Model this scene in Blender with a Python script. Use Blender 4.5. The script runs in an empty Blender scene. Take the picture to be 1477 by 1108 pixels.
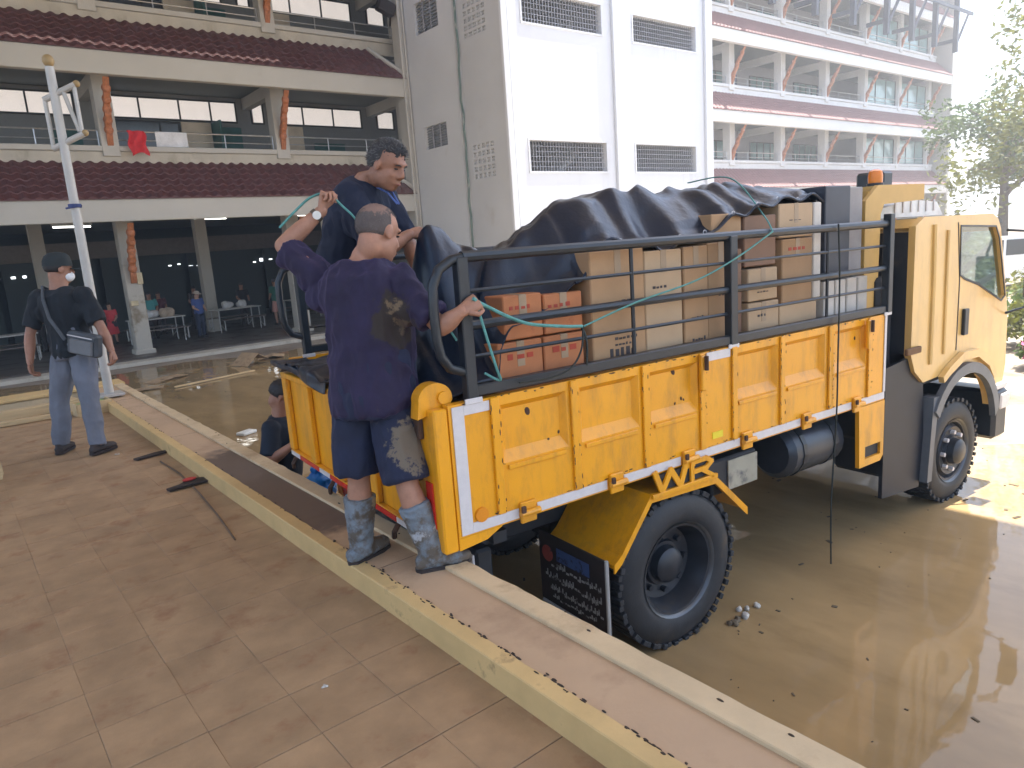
import bpy, bmesh, math, random
from mathutils import Vector, Matrix, noise
from mathutils.geometry import tessellate_polygon
R_ = math.radians
random.seed(7)
S = bpy.context.scene
COL = S.collection
# ------------------------------------------------------------------ camera
cd = bpy.data.cameras.new('camera'); cam = bpy.data.objects.new('camera', cd); COL.objects.link(cam)
pit, rol, yaw = R_(11.317), R_(-4.046), R_(38.299)
fw = Vector((math.sin(yaw)*math.cos(pit), math.cos(yaw)*math.cos(pit), -math.sin(pit)))
rt = Vector((math.cos(yaw), -math.sin(yaw), 0)); up = rt.cross(fw)
rt2 = rt*math.cos(rol) + up*math.sin(rol); up2 = -rt*math.sin(rol) + up*math.cos(rol)
m = Matrix((rt2, up2, -fw)).transposed().to_4x4(); m.translation = Vector((0, 0, 1.55))
cam.matrix_world = m
cd.sensor_width = 36; cd.lens = 25.16; cd.clip_start = 0.05; cd.clip_end = 3000
S.camera = cam
# ------------------------------------------------------------------ sky, sun, exposure
SUN_EL, SUN_AZ = R_(68), R_(-8)          # azimuth measured from +X towards +Y
sd = Vector((math.cos(SUN_EL)*math.cos(SUN_AZ), math.cos(SUN_EL)*math.sin(SUN_AZ), math.sin(SUN_EL)))
W = bpy.data.worlds.new('World'); S.world = W; W.use_nodes = True
nt = W.node_tree; bg = nt.nodes['Background']
sky = nt.nodes.new('ShaderNodeTexSky'); sky.sky_type = 'NISHITA'; sky.sun_disc = False
sky.sun_elevation = SUN_EL; sky.sun_rotation = math.atan2(sd.x, sd.y)
sky.air_density = 1.0; sky.dust_density = 2.5; sky.ozone_density = 1.0
nt.links.new(sky.outputs[0], bg.inputs[0]); bg.inputs[1].default_value = 0.15
sl = bpy.data.lights.new('sun', 'SUN'); sun = bpy.data.objects.new('sun', sl); COL.objects.link(sun)
sl.energy = 4.6; sl.angle = R_(0.53); sl.color = (1, .955, .88)
sun.rotation_euler = sd.to_track_quat('Z', 'Y').to_euler(); sun.location = (20, -5, 40)
S.view_settings.view_transform = 'Standard'; S.view_settings.look = 'None'
S.view_settings.gamma = 1; S.view_settings.use_curve_mapping = False
S.view_settings.exposure = 1.7
S.render.engine = 'CYCLES'
S.cycles.max_bounces = 6; S.cycles.diffuse_bounces = 3; S.cycles.glossy_bounces = 3; S.cycles.transmission_bounces = 6
# ------------------------------------------------------------------ materials
MATS = {}
def lin(c):
    return tuple(((x/255)/12.92 if x/255 <= .04045 else ((x/255+.055)/1.055)**2.4) for x in c)
def M(name, col, rough=.6, metal=0., var=.15, scale=6., bump=0., bscale=60., dirt=None, rnd=0., spec=.5, trans=0., coords='Object', stains=(), emit=0., stretch=None, sheen=0., coat=0.):
    """procedural material. dirt=(colour, threshold, scale, softness); stains=[(centre, radius, colour, threshold, noise scale)]"""
    if name in MATS: return MATS[name]
    mt = bpy.data.materials.new(name); mt.use_nodes = True; MATS[name] = mt
    n = mt.node_tree.nodes; l = mt.node_tree.links; b = n['Principled BSDF']
    tc = n.new('ShaderNodeTexCoord'); src = tc.outputs[coords]
    if stretch:
        mp = n.new('ShaderNodeMapping'); mp.inputs['Scale'].default_value = stretch; l.new(src, mp.inputs[0]); vec = mp.outputs[0]
    else: vec = src
    def nz(sc, det=5., ro=.6, v=None):
        t = n.new('ShaderNodeTexNoise'); t.inputs['Scale'].default_value = sc; t.inputs['Detail'].default_value = det
        t.inputs['Roughness'].default_value = ro; l.new(v or vec, t.inputs['Vector']); return t.outputs[0]
    def mix(fac, a, c):
        x = n.new('ShaderNodeMix'); x.data_type = 'RGBA'
        for val, i in ((fac, 0), (a, 6), (c, 7)):
            if hasattr(val, 'links') or hasattr(val, 'is_linked'): l.new(val, x.inputs[i])
            elif i == 0: x.inputs[0].default_value = val
            else: x.inputs[i].default_value = (*val, 1)
        return x.outputs[2]
    def ramp(v, a, c):
        r = n.new('ShaderNodeMapRange'); r.inputs[1].default_value = a; r.inputs[2].default_value = c; l.new(v, r.inputs[0]); return r.outputs[0]
    lo = tuple(max(0, x*(1-var)) for x in col); hi = tuple(min(1, x*(1+var)) for x in col)
    c = mix(ramp(nz(scale), .3, .7), lo, hi)
    if rnd:
        oi = n.new('ShaderNodeObjectInfo'); hs = n.new('ShaderNodeHueSaturation')
        mr = n.new('ShaderNodeMapRange'); mr.inputs[3].default_value = 1-rnd; mr.inputs[4].default_value = 1+rnd
        l.new(oi.outputs['Random'], mr.inputs[0]); l.new(mr.outputs[0], hs.inputs['Value']); l.new(c, hs.inputs['Color']); c = hs.outputs[0]
    rg = None
    if dirt:
        dc, th, ds, so = dirt
        f = ramp(nz(ds, 8., .65), th, th+so); c = mix(f, c, dc); rg = f
    for cen, rad, sc_, th, ns in stains:
        d = n.new('ShaderNodeVectorMath'); d.operation = 'DISTANCE'; l.new(src, d.inputs[0]); d.inputs[1].default_value = cen
        f1 = ramp(d.outputs['Value'], rad, rad*.25)
        mu = n.new('ShaderNodeMath'); mu.operation = 'MULTIPLY'; l.new(f1, mu.inputs[0]); l.new(nz(ns, 6., .7, src), mu.inputs[1])
        c = mix(ramp(mu.outputs[0], th, th+.06), c, sc_)
    l.new(c, b.inputs['Base Color'])
    b.inputs['Roughness'].default_value = rough; b.inputs['Metallic'].default_value = metal
    if rg is not None:
        rr = n.new('ShaderNodeMapRange'); rr.inputs[3].default_value = rough; rr.inputs[4].default_value = min(1, rough+.3); l.new(rg, rr.inputs[0]); l.new(rr.outputs[0], b.inputs['Roughness'])
    b.inputs['Specular IOR Level'].default_value = spec
    if trans: b.inputs['Transmission Weight'].default_value = trans
    if coat: b.inputs['Coat Weight'].default_value = coat; b.inputs['Coat Roughness'].default_value = .12
    if sheen: b.inputs['Sheen Weight'].default_value = sheen; b.inputs['Sheen Tint'].default_value = (*[min(1, x*9+.05) for x in col], 1)
    if emit: b.inputs['Emission Color'].default_value = (*col, 1); b.inputs['Emission Strength'].default_value = emit
    if bump:
        bp = n.new('ShaderNodeBump'); bp.inputs['Strength'].default_value = 1; bp.inputs['Distance'].default_value = bump
        l.new(nz(bscale), bp.inputs['Height']); l.new(bp.outputs[0], b.inputs['Normal'])
    return mt
# ------------------------------------------------------------------ mesh builder
def V(*a): return Vector(a)
class MB:
    def __init__(s): s.v = []; s.f = []
    def add(s, vs, fs):
        o = len(s.v); s.v += [Vector(p) for p in vs]; s.f += [tuple(i+o for i in f) for f in fs]; return s
    def box(s, x0, x1, y0, y1, z0, z1, bev=0.):
        return s.obox(((x0+x1)/2, (y0+y1)/2, (z0+z1)/2), (abs(x1-x0), abs(y1-y0), abs(z1-z0)), None, bev)
    def obox(s, c, size, rot=None, bev=0.):
        h = [q/2 for q in size]; c = Vector(c); T = (lambda p: c + (rot @ Vector(p) if rot else Vector(p)))
        sg = [(x, y, z) for x in (-1, 1) for y in (-1, 1) for z in (-1, 1)]
        if bev <= 0:
            vs = [T((x*h[0], y*h[1], z*h[2])) for x, y, z in sg]
            return s.add(vs, [(0, 1, 3, 2), (4, 6, 7, 5), (0, 4, 5, 1), (2, 3, 7, 6), (0, 2, 6, 4), (1, 5, 7, 3)])
        b = min(bev, *[q*.45 for q in h]); vs = []
        for g in sg:
            for a in range(3):
                vs.append(T([g[k]*(h[k] if k == a else h[k]-b) for k in range(3)]))
        ix = lambda g, a: sg.index(tuple(g))*3+a
        fs = []
        for a in range(3):
            o1, o2 = [k for k in range(3) if k != a]
            for sgn in (-1, 1):
                q = []
                for s1, s2 in ((-1, -1), (1, -1), (1, 1), (-1, 1)):
                    g = [0, 0, 0]; g[a] = sgn; g[o1] = s1; g[o2] = s2; q.append(ix(g, a))
                fs.append(tuple(q))
            for s1 in (-1, 1):
                for s2 in (-1, 1):
                    g0 = [0, 0, 0]; g1 = [0, 0, 0]; g0[a] = -1; g1[a] = 1
                    for g in (g0, g1): g[o1] = s1; g[o2] = s2
                    fs.append((ix(g0, o1), ix(g1, o1), ix(g1, o2), ix(g0, o2)))
        for g in sg: fs.append((ix(g, 0), ix(g, 1), ix(g, 2)))
        return s.add(vs, fs)
    def tube(s, pts, r, n=8, caps=True, closed=False):
        pts = [Vector(p) for p in pts]; k = len(pts)
        rs = r if isinstance(r, (list, tuple)) else [r]*k
        prev = None; vs = []
        for i, p in enumerate(pts):
            if closed: t = pts[(i+1) % k]-pts[i-1]
            else: t = pts[min(i+1, k-1)]-pts[max(i-1, 0)]
            t = t.normalized() if t.length > 1e-9 else Vector((0, 0, 1))
            if prev is None:
                a = Vector((0, 0, 1)) if abs(t.z) < .9 else Vector((1, 0, 0)); x = t.cross(a).normalized()
            else: x = (prev - t*prev.dot(t)).normalized()
            prev = x; y = t.cross(x)
            for j in range(n):
                an = 2*math.pi*j/n; vs.append(p + (x*math.cos(an)+y*math.sin(an))*rs[i])
        fs = []
        for i in range(k if closed else k-1):
            i2 = (i+1) % k
            for j in range(n): fs.append((i*n+j, i*n+(j+1) % n, i2*n+(j+1) % n, i2*n+j))
        if caps and not closed: fs.append(tuple(range(n))[::-1]); fs.append(tuple((k-1)*n+j for j in range(n)))
        return s.add(vs, fs)
    def cyl(s, a, b, r, r2=None, n=14): return s.tube([a, b], [r, r if r2 is None else r2], n)
    def loft(s, secs, n=18):
        """secs: (centre, ax, ay, rx, ry)"""
        vs = []; k = len(secs)
        for c, ax, ay, rx, ry in secs:
            for j in range(n):
                an = 2*math.pi*j/n; vs.append(Vector(c)+Vector(ax)*rx*math.cos(an)+Vector(ay)*ry*math.sin(an))
        fs = [(i*n+j, i*n+(j+1) % n, (i+1)*n+(j+1) % n, (i+1)*n+j) for i in range(k-1) for j in range(n)]
        fs += [tuple(range(n))[::-1], tuple((k-1)*n+j for j in range(n))]
        return s.add(vs, fs)
    def ell(s, c, r, rot=None, nu=14, nv=9):
        c = Vector(c); vs = []; fs = []
        T = (lambda p: c + (rot @ Vector(p) if rot else Vector(p)))
        for i in range(1, nv):
            th = math.pi*i/nv
            for j in range(nu):
                ph = 2*math.pi*j/nu; vs.append(T((r[0]*math.sin(th)*math.cos(ph), r[1]*math.sin(th)*math.sin(ph), r[2]*math.cos(th))))
        a = len(vs); vs += [T((0, 0, r[2])), T((0, 0, -r[2]))]
        for i in range(nv-2):
            for j in range(nu): fs.append((i*nu+j, (i+1)*nu+j, (i+1)*nu+(j+1) % nu, i*nu+(j+1) % nu))
        for j in range(nu): fs.append((a, j, (j+1) % nu)); fs.append((a+1, (nv-2)*nu+(j+1) % nu, (nv-2)*nu+j))
        return s.add(vs, fs)
    def plate(s, outer, holes, a0, a1, ax='y'):
        """flat plate with holes: 2-D polygons extruded along axis ax from a0 to a1"""
        def P(p, a): return {'x': (a, p[0], p[1]), 'y': (p[0], a, p[1]), 'z': (p[0], p[1], a)}[ax]
        loops = [outer]+list(holes); flat = [q for lp in loops for q in lp]
        tri = tessellate_polygon([[Vector((q[0], q[1], 0)) for q in lp] for lp in loops])
        N = len(flat); vs = [P(q, a0) for q in flat]+[P(q, a1) for q in flat]
        fs = [tuple(t) for t in tri]+[tuple(i+N for i in t)[::-1] for t in tri]
        o = 0
        for lp in loops:
            k = len(lp)
            for i in range(k): fs.append((o+i, o+(i+1) % k, N+o+(i+1) % k, N+o+i))
            o += k
        return s.add(vs, fs)
    def lathe(s, prof, c, ax='y', n=32, caps=(True, True)):
        """prof: list of (axial, radius) around axis ax through c"""
        c = Vector(c); vs = []; k = len(prof)
        for a, r in prof:
            for j in range(n):
                an = 2*math.pi*j/n; x, y = r*math.cos(an), r*math.sin(an)
                vs.append(c+Vector({'x': (a, x, y), 'y': (x, a, y), 'z': (x, y, a)}[ax]))
        fs = [(i*n+j, i*n+(j+1) % n, (i+1)*n+(j+1) % n, (i+1)*n+j) for i in range(k-1) for j in range(n)]
        if caps[0]: fs.append(tuple(range(n))[::-1])
        if caps[1]: fs.append(tuple((k-1)*n+j for j in range(n)))
        return s.add(vs, fs)
    def mesh(s, name, smooth=None):
        me = bpy.data.meshes.new(name); me.from_pydata(s.v, [], s.f)
        bm = bmesh.new(); bm.from_mesh(me); bmesh.ops.recalc_face_normals(bm, faces=bm.faces); bm.to_mesh(me); bm.free()
        if smooth is not None:
            me.polygons.foreach_set('use_smooth', [True]*len(me.polygons)); me.set_sharp_from_angle(angle=R_(smooth))
        me.update(); return me
def tag(o, label=None, cat=None, group=None, kind=None):
    for k, v in (('label', label), ('category', cat), ('group', group), ('kind', kind)):
        if v: o[k] = v
    return o
def ob(name, mb, mat, parent=None, label=None, cat=None, group=None, kind=None, loc=None, rz=None, smooth=None):
    me = mb.mesh(name, smooth) if isinstance(mb, MB) else mb
    if mat is not None and not me.materials: me.materials.append(mat)
    o = bpy.data.objects.new(name, me); COL.objects.link(o)
    if parent: o.parent = parent
    if loc is not None: o.location = loc
    if rz is not None: o.rotation_euler = (0, 0, rz)
    return tag(o, label, cat, group, kind)
def empty(name, loc=(0, 0, 0), rz=0, label=None, cat=None, group=None, kind=None):
    o = bpy.data.objects.new(name, None); COL.objects.link(o); o.location = loc; o.rotation_euler = (0, 0, rz); o.empty_display_size = .2
    return tag(o, label, cat, group, kind)
def copy_tree(o, parent=None):
    c = o.copy(); COL.objects.link(c); c.parent = parent
    for ch in list(o.children): copy_tree(ch, c)
    return c
def fuse(mb, voxel=.008, it=6, wr=0., wsc=9., name='body', stretch=(1, 1, 1)):
    """union of overlapping closed shapes into one continuous smooth surface, with optional cloth wrinkles"""
    me = mb.mesh('tmp'); o = bpy.data.objects.new('tmp', me); COL.objects.link(o)
    r = o.modifiers.new('r', 'REMESH'); r.mode = 'VOXEL'; r.voxel_size = voxel
    if it: sm = o.modifiers.new('s', 'SMOOTH'); sm.factor = .5; sm.iterations = it
    dg = bpy.context.evaluated_depsgraph_get(); dg.update()
    res = bpy.data.meshes.new_from_object(o.evaluated_get(dg))
    bpy.data.objects.remove(o); bpy.data.meshes.remove(me)
    res.name = name
    if wr:
        nr = [v.normal.copy() for v in res.vertices]
        for v, q in zip(res.vertices, nr):
            p = Vector((v.co.x*stretch[0], v.co.y*stretch[1], v.co.z*stretch[2]))*wsc
            w = noise.noise(p + Vector((noise.noise(p*.6), noise.noise(p*.6+Vector((5, 1, 2))), 0))*1.2)
            w2 = noise.noise(p*2.1+Vector((2, 7, 1))*1.0)
            w = (1-abs(w)*2.6)*.62 + (1-abs(w2)*2.6)*.28 + noise.noise(p*.5)*.5
            v.co += q*(w*wr)
    res.polygons.foreach_set('use_smooth', [True]*len(res.polygons)); res.update()
    return res
# ================================================================== SETTING
G = -.85                                   # yard / flood-water level (platform floor is 0)
m_ground = M('muddy_concrete', (.30, .25, .19), .75, var=.3, scale=.6, bump=.004, bscale=18, dirt=((.16, .115, .075), .48, .9, .2))
ob('ground', MB().add([(-900, -900, G-.03), (1200, -900, G-.03), (1200, 1200, G-.03), (-900, 1200, G-.03)], [(0, 1, 2, 3)]), m_ground, kind='structure')
# muddy flood water, an uneven pool
def muddy_water():
    mt = M('muddy_water', (.36, .25, .122), .05, var=.22, scale=.9, dirt=((.25, .17, .08), .52, 1.3, .25), spec=.5, stretch=(1.6, .7, 1))
    n = mt.node_tree.nodes; l = mt.node_tree.links; b = n['Principled BSDF']
    for k in list(b.inputs['Roughness'].links): l.remove(k)
    b.inputs['Roughness'].default_value = .035; b.inputs['IOR'].default_value = 1.36
    t = n.new('ShaderNodeTexNoise'); t.inputs['Scale'].default_value = 2.6; t.inputs['Detail'].default_value = 3
    tc = n.new('ShaderNodeTexCoord'); l.new(tc.outputs['Object'], t.inputs['Vector'])
    bp = n.new('ShaderNodeBump'); bp.inputs['Distance'].default_value = .003; l.new(t.outputs[0], bp.inputs['Height']); l.new(bp.outputs[0], b.inputs['Normal'])
    return mt
edge = [(1.5, -6), (4, -6.2), (7, -5.8), (9.5, -4.2), (10.2, -2.0), (8.9, -.2), (8.1, 1.1), (8.4, 2.3), (7.6, 3.2), (7.2, 4.2), (7.9, 5.6), (8.9, 7.5), (9.6, 10.), (9.2, 13.), (9.9, 16.), (8.3, 18.4), (6.2, 17.9), (4.6, 18.9), (2.6, 18.4), (.5, 19.1), (-3, 18.6), (-8, 19), (-8, 10.45), (1.5, 10.45)]
pe = []
for i, (x, y) in enumerate(edge):
    x2, y2 = edge[(i+1) % len(edge)]
    for k in range(6):
        t = k/6; q = Vector((x+(x2-x)*t, y+(y2-y)*t, 0)); w = .12 if q.x > 1.6 and k else 0
        pe.append((q.x+w*noise.noise(q*1.7), q.y+w*noise.noise(q*1.7+Vector((9, 3, 1))), G))
ob('water', MB().add(pe, [tuple(range(len(pe)))]), muddy_water(), kind='structure')
random.seed(77); mb = MB()
for i in range(420):
    x, y = random.uniform(1.8, 8), random.choice((random.uniform(-1, 6), random.uniform(0, 17)))
    c = .5*noise.noise(Vector((x*.7, y*.7, 4))); x += c; s = random.choice((.004, .006, .009, .014, .025))
    if x < 1.75: continue
    mb.obox((x, y, G+.002), (s*random.uniform(1, 3), s, .004), Matrix.Rotation(random.uniform(0, 3), 3, 'Z'))
ob('floating_specks', mb, M('specks', (.10, .075, .045), .9, var=.6, scale=3), label='small leaf and dirt specks floating on the muddy water', cat='debris', kind='stuff')
# ---------------------------------------------------------------- platform
m_tile = M('muddy_tile', (.36, .232, .125), .5, var=.2, scale=4.5, bump=.0015, bscale=70, dirt=((.265, .12, .058), .55, 4.2, .2), rnd=.07, coords='Object')
def tile_coords(mt):
    # tiles share mesh data, so read the wear from world position
    n = mt.node_tree.nodes; l = mt.node_tree.links
    g = n.new('ShaderNodeNewGeometry')
    for x in n:
        if x.type == 'TEX_NOISE': l.new(g.outputs['Position'], x.inputs['Vector'])
tile_coords(m_tile)
pf = ob('platform_floor', MB().box(-7, 1.318, -4, 10.2, -.9, -.0050), M('tile_bed', (.17, .115, .072), .9, var=.2), kind='structure')
tw = .283
tm = []
for k in range(4):
    me = MB().obox((0, 0, -.008), (tw-.0006, tw-.0048, .016), None, .0012).mesh('floor_tile'); me.materials.append(m_tile); tm.append(me)
far = MB(); cnt = 0
for i in range(24):
    for j in range(-6, 36):
        cx, cy = 1.315-tw*(i+.5), .11+tw*(j+.5)
        if cy > 10.1: continue
        if i < 7 and 3 <= j < 45:
            o = bpy.data.objects.new('floor_tile', tm[(i*7+j*3) % 4]); COL.objects.link(o); o.parent = pf
            o.location = (cx, cy, random.uniform(-.0015, .0015)); o.rotation_euler = (random.gauss(0, .0025), random.gauss(0, .0025), random.gauss(0, .002)); cnt += 1
        else: far.obox((cx, cy, -.008), (tw-.0006, tw-.0048, .016), None, .0012)
ob('floor_tiles', far, m_tile, pf, kind='stuff')
# the low kerb along the loading edge
def kerb_top_mat():
    mt = M('kerb_top', (.52, .355, .215), .7, var=.08, scale=1.8, bump=.001, bscale=60, dirt=((.34, .22, .13), .52, 2.2, .25))
    n = mt.node_tree.nodes; l = mt.node_tree.links; b = n['Principled BSDF']
    old = b.inputs['Base Color'].links[0].from_socket
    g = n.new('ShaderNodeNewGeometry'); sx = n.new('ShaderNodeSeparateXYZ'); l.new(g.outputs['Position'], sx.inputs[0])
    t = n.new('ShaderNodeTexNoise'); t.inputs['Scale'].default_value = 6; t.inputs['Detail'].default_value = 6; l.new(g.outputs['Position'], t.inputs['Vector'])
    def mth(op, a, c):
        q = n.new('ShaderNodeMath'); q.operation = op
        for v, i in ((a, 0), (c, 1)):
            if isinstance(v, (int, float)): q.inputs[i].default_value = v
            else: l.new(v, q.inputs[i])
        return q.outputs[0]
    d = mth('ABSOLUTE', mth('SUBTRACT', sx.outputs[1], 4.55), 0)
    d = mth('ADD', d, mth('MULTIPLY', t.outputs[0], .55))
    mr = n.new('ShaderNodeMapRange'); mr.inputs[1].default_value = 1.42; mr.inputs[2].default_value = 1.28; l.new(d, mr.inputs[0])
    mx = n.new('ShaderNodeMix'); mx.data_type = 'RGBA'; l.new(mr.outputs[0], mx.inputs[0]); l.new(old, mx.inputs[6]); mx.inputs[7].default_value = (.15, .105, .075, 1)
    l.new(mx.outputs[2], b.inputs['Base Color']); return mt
m_cream = M('cream_paint', (.62, .43, .185), .6, var=.1, scale=5, bump=.0008, bscale=50, dirt=((.25, .16, .08), .62, 5, .12))
m_creamp = M('pale_cream_paint', (.62, .475, .285), .65, var=.1, scale=4, bump=.001, bscale=50, dirt=((.36, .24, .13), .54, 3, .2))
kb = empty('loading_kerb', (1.5, 4, 0), 0, 'low cream kerb with brown top along the truck side of the tiled platform', 'kerb')
kl = -kb.location
ob('retaining_wall', MB().box(1.32, 1.69, -4, 10.15, -.9, .088), M('kerb_concrete', (.3, .25, .19), .85, dirt=((.13, .09, .06), .5, 2, .2)), kb, loc=kl)
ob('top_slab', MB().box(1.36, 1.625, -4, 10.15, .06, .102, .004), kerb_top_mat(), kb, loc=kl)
def wavy_strip(x0, x1, z0, z1, amp, seed, y0=-4, y1=10.15, step=.055):
    mb = MB(); vs = []; n = int((y1-y0)/step)
    for i in range(n+1):
        y = y0+(y1-y0)*i/n; q = Vector((0, y*7, seed)); w = amp*noise.noise(q)+amp*.8*noise.noise(q*3.1)
        vs += [(x0, y, z0), (x0, y, z1-.004), (x0+.004, y, z1), (x1+w, y, z1), (x1+w, y, z0)]
    fs = []
    for i in range(n):
        for k in range(5): fs.append((i*5+k, i*5+(k+1) % 5, i*5+5+(k+1) % 5, i*5+5+k))
    fs += [(0, 1, 2, 3, 4), tuple(n*5+k for k in range(5))]
    return mb.add(vs, fs)
ob('inner_edging', wavy_strip(1.308, 1.378, -.002, .106, .005, 2.), m_cream, kb, loc=kl)
ob('outer_edging', wavy_strip(1.60, 1.70, .04, .118, .006, 7.), m_creamp, kb, loc=kl)
m_joint = M('kerb_joint', (.10, .07, .045), .9)
for y in (2.25, 5.9, 8.3): ob('joint', MB().box(1.382, 1.597, y+.6, y+.603, .1, .1026), m_joint, kb, loc=kl)
m_mudf = M('dried_mud', (.055, .038, .026), .95, var=.3, scale=30)
mb = MB()
for i in range(150):
    y = random.choice((random.uniform(.6, 3.2), random.uniform(.6, 9))); x = 1.378+random.gauss(0, .006)
    mb.ell((x, y, .106), (random.uniform(.002, .006), random.uniform(.003, .018), .003), None, 7, 4)
for i in range(14):
    mb.ell((1.66+random.gauss(0, .015), random.uniform(.6, 9), .118), (.005, random.uniform(.005, .02), .004), None, 7, 4)
ob('mud_flakes', mb, m_mudf, kb, loc=kl, kind='stuff')
# far end of the platform: a similar kerb and loose boards
fk = empty('end_kerb', (-1, 10.2, 0), 0, 'low cream kerb closing the far end of the platform behind the capped man', 'kerb')
ob('kerb_body', MB().box(-7, 1.70, 10.16, 10.5, -.9, .09, .01), m_creamp, fk, loc=-fk.location)
ob('kerb_cap', MB().box(-7, 1.73, 10.13, 10.53, .092, .13, .008), m_cream, fk, loc=-fk.location)
m_pine = M('pine_board', (.55, .40, .21), .65, var=.15, scale=3, stretch=(1, 14, 14), bump=.0006, bscale=40)
for k, (c, s, a, lb) in enumerate((((.42, 9.45, .06), (1.3, .12, .1), .06, 'long pale timber beam lying on the tiles before the end kerb'), ((.60, 9.1, .03), (.95, .09, .05), -.05, 'short pale batten lying nearest the capped man on the tiles'), ((1.02, 9.42, .07), (.12, .3, .14), .1, 'stubby cream timber block standing at the beam end'))):
    ob('timber_board', MB().obox((0, 0, 0), s, None, .006), m_pine, label=lb, cat='board', loc=c, rz=a)
cr = empty('wooden_crate', (1.17, 9.0, 0), .12, 'small cream wooden crate with a green tray behind the capped man', 'crate')
mb = MB()
for s in (-1, 1): mb.box(-.17, .17, s*.12-.009, s*.12+.009, 0, .14, .003).box(s*.17-.009, s*.17+.009, -.11, .11, 0, .14, .003)
mb.box(-.16, .16, -.11, .11, .004, .014); ob('crate_box', mb, m_pine, cr)
ob('green_tray', MB().box(-.15, .15, -.1, .1, .05, .12, .01), M('green_plastic', (.28, .42, .10), .4), cr)
lbn = empty('leaning_board', (.05, 6.75, 0), 0, 'pale wooden bench end with rounded edge at the platform side', 'bench')
ob('bench_end', MB().plate([(-.3, 0), (.135, 0), (.15, .05), (.135, .3), (.1, .42), (-.3, .45)], [], -.03, .03), m_pine, lbn)
ob('bench_seat', MB().box(-.9, .115, -.25, -.032, .38, .42, .01), m_pine, lbn); ob('bench_rail', MB().box(-.9, .10, .032, .07, .1, .16, .01), m_creamp, lbn)
# litter on the tiles
m_dark = M('dark_rubber', (.03, .022, .02), .7, var=.3)
def litter(name, pts, th, mat, label, cat, loc, rz=0., curl=.02):
    vs = []; n = len(pts)
    for z in (0, th):
        for (x, y) in pts: vs.append((x, y, z+.004+curl*abs(noise.noise(Vector((x*9, y*9, 3))))))
    return ob(name, MB().add(vs, [tuple(range(n))[::-1], tuple(range(n, 2*n))]+[(i, (i+1) % n, n+(i+1) % n, n+i) for i in range(n)]), mat, label=label, cat=cat, loc=loc, rz=rz)
litter('rubber_scrap', [(-.12, -.05), (.02, -.045), (.13, -.02), (.14, .03), (.03, .02), (-.05, .03), (-.14, .0)], .012, m_dark, 'thin dark scrap of rubber on the tiles behind the capped man', 'scrap', (1.19, 6.4, 0), .1)
sc = litter('cloth_scrap', [(-.14, -.07), (0, -.06), (.13, -.05), (.12, .05), (.03, .09), (-.06, .02), (-.15, -.01)], .014, m_dark, 'black scrap with a red corner lying against the cream kerb', 'scrap', (1.19, 5.3, 0), .0)
ob('red_corner', MB().ell((.02, .05, .03), (.05, .03, .012), None, 10, 6), M('red_cloth', (.5, .05, .04), .8), sc)
ob('thin_stick', MB().tube([(0, 0, .006), (.02, -.5, .008), (-.01, -1.1, .006), (-.06, -1.7, .007), (-.11, -2.15, .006)], .006, 6), M('stick', (.13, .09, .06), .9), label='long thin muddy stick lying along the kerb on the tiles', cat='stick', loc=(1.2, 6.15, 0))
# ---------------------------------------------------------------- unseen roof above the frame, sized to shade platform, truck and yard
sh = empty('shade_roof', (-6, -8, G), 0, 'unseen high metal roof sized to shade platform and truck', 'roof')
sl_ = -sh.location
m_steel = M('painted_steel', (.55, .55, .54), .5, var=.06)
ob('roof_sheet', MB().box(-7, 10.7, -5, 20.0, 10.5, 10.6), M('bounce_metal', (.66, .56, .42), .55, var=.05), sh, loc=sl_)  # warm tint chosen so light bounced off it warms the shade
for y in (-4.5, 0, 6, 12, 18): ob('truss', MB().box(-6.9, 10.6, y-.1, y+.1, 10.1, 10.497), m_steel, sh, loc=sl_)
for x, y in ((-6, -4.5), (9.6, -4.5), (-6, 18), (-6, 6)): ob('column', MB().cyl((x, y, G-.02), (x, y, 10.09), .14), m_steel, sh, loc=sl_)
# ================================================================== SCHOOL BUILDING
m_wall = M('cream_wall', (.49, .47, .42), .8, var=.06, scale=.8, bump=.001, bscale=30, dirt=((.36, .32, .25), .62, 1.1, .2))
m_stain = M('weathered_parapet', (.50, .46, .38), .85, var=.12, scale=2, bump=.001, bscale=30, dirt=((.25, .22, .15), .56, 1.6, .2), stretch=(1, 1, .5))
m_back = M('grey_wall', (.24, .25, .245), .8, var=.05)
m_backr = M('lilac_wall', (.44, .42, .45), .8, var=.05)
m_roof = M('red_roof_tile', (.105, .036, .033), .6, var=.25, scale=5, dirt=((.055, .026, .022), .58, 2.2, .2))
m_carve = M('carved_wood', (.42, .15, .06), .55, var=.35, scale=16, bump=.012, bscale=22)
m_frame = M('window_frame', (.03, .035, .035), .5)
m_pane = M('glow_pane', (.78, .71, .66), .25, var=.1, scale=1.5, emit=.26)  # brightness put into the panes: pale tone plus a faint glow
m_glass = M('teal_glass', (.16, .30, .30), .12, var=.25, scale=2, spec=.8)
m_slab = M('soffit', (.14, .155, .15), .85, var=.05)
m_rail = M('steel_rail', (.55, .56, .58), .3, .8)
m_teal = M('teal_door', (.03, .12, .11), .5)
EY, PY, BY = 20.1, 21.28, 23.6
FH = 3.44
B0 = 2.68
sb = empty('school_building', (4.2, 21.3, G), 0, 'long cream school block with red pent roofs, balconies and open ground floor', 'building')
bl = -sb.location
def bp(name, mb, mat, par=None, **k):
    if par: return ob(name, mb, mat, par, **k)
    return ob(name, mb, mat, sb, loc=bl, **k)
pil_l = [-4.84, -.31, 4.22, 8.75, 13.1]
pil_r = [22.1, 26.65, 31.1, 35.55, 40.0, 44.45, 48.9, 53.3]
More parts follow.
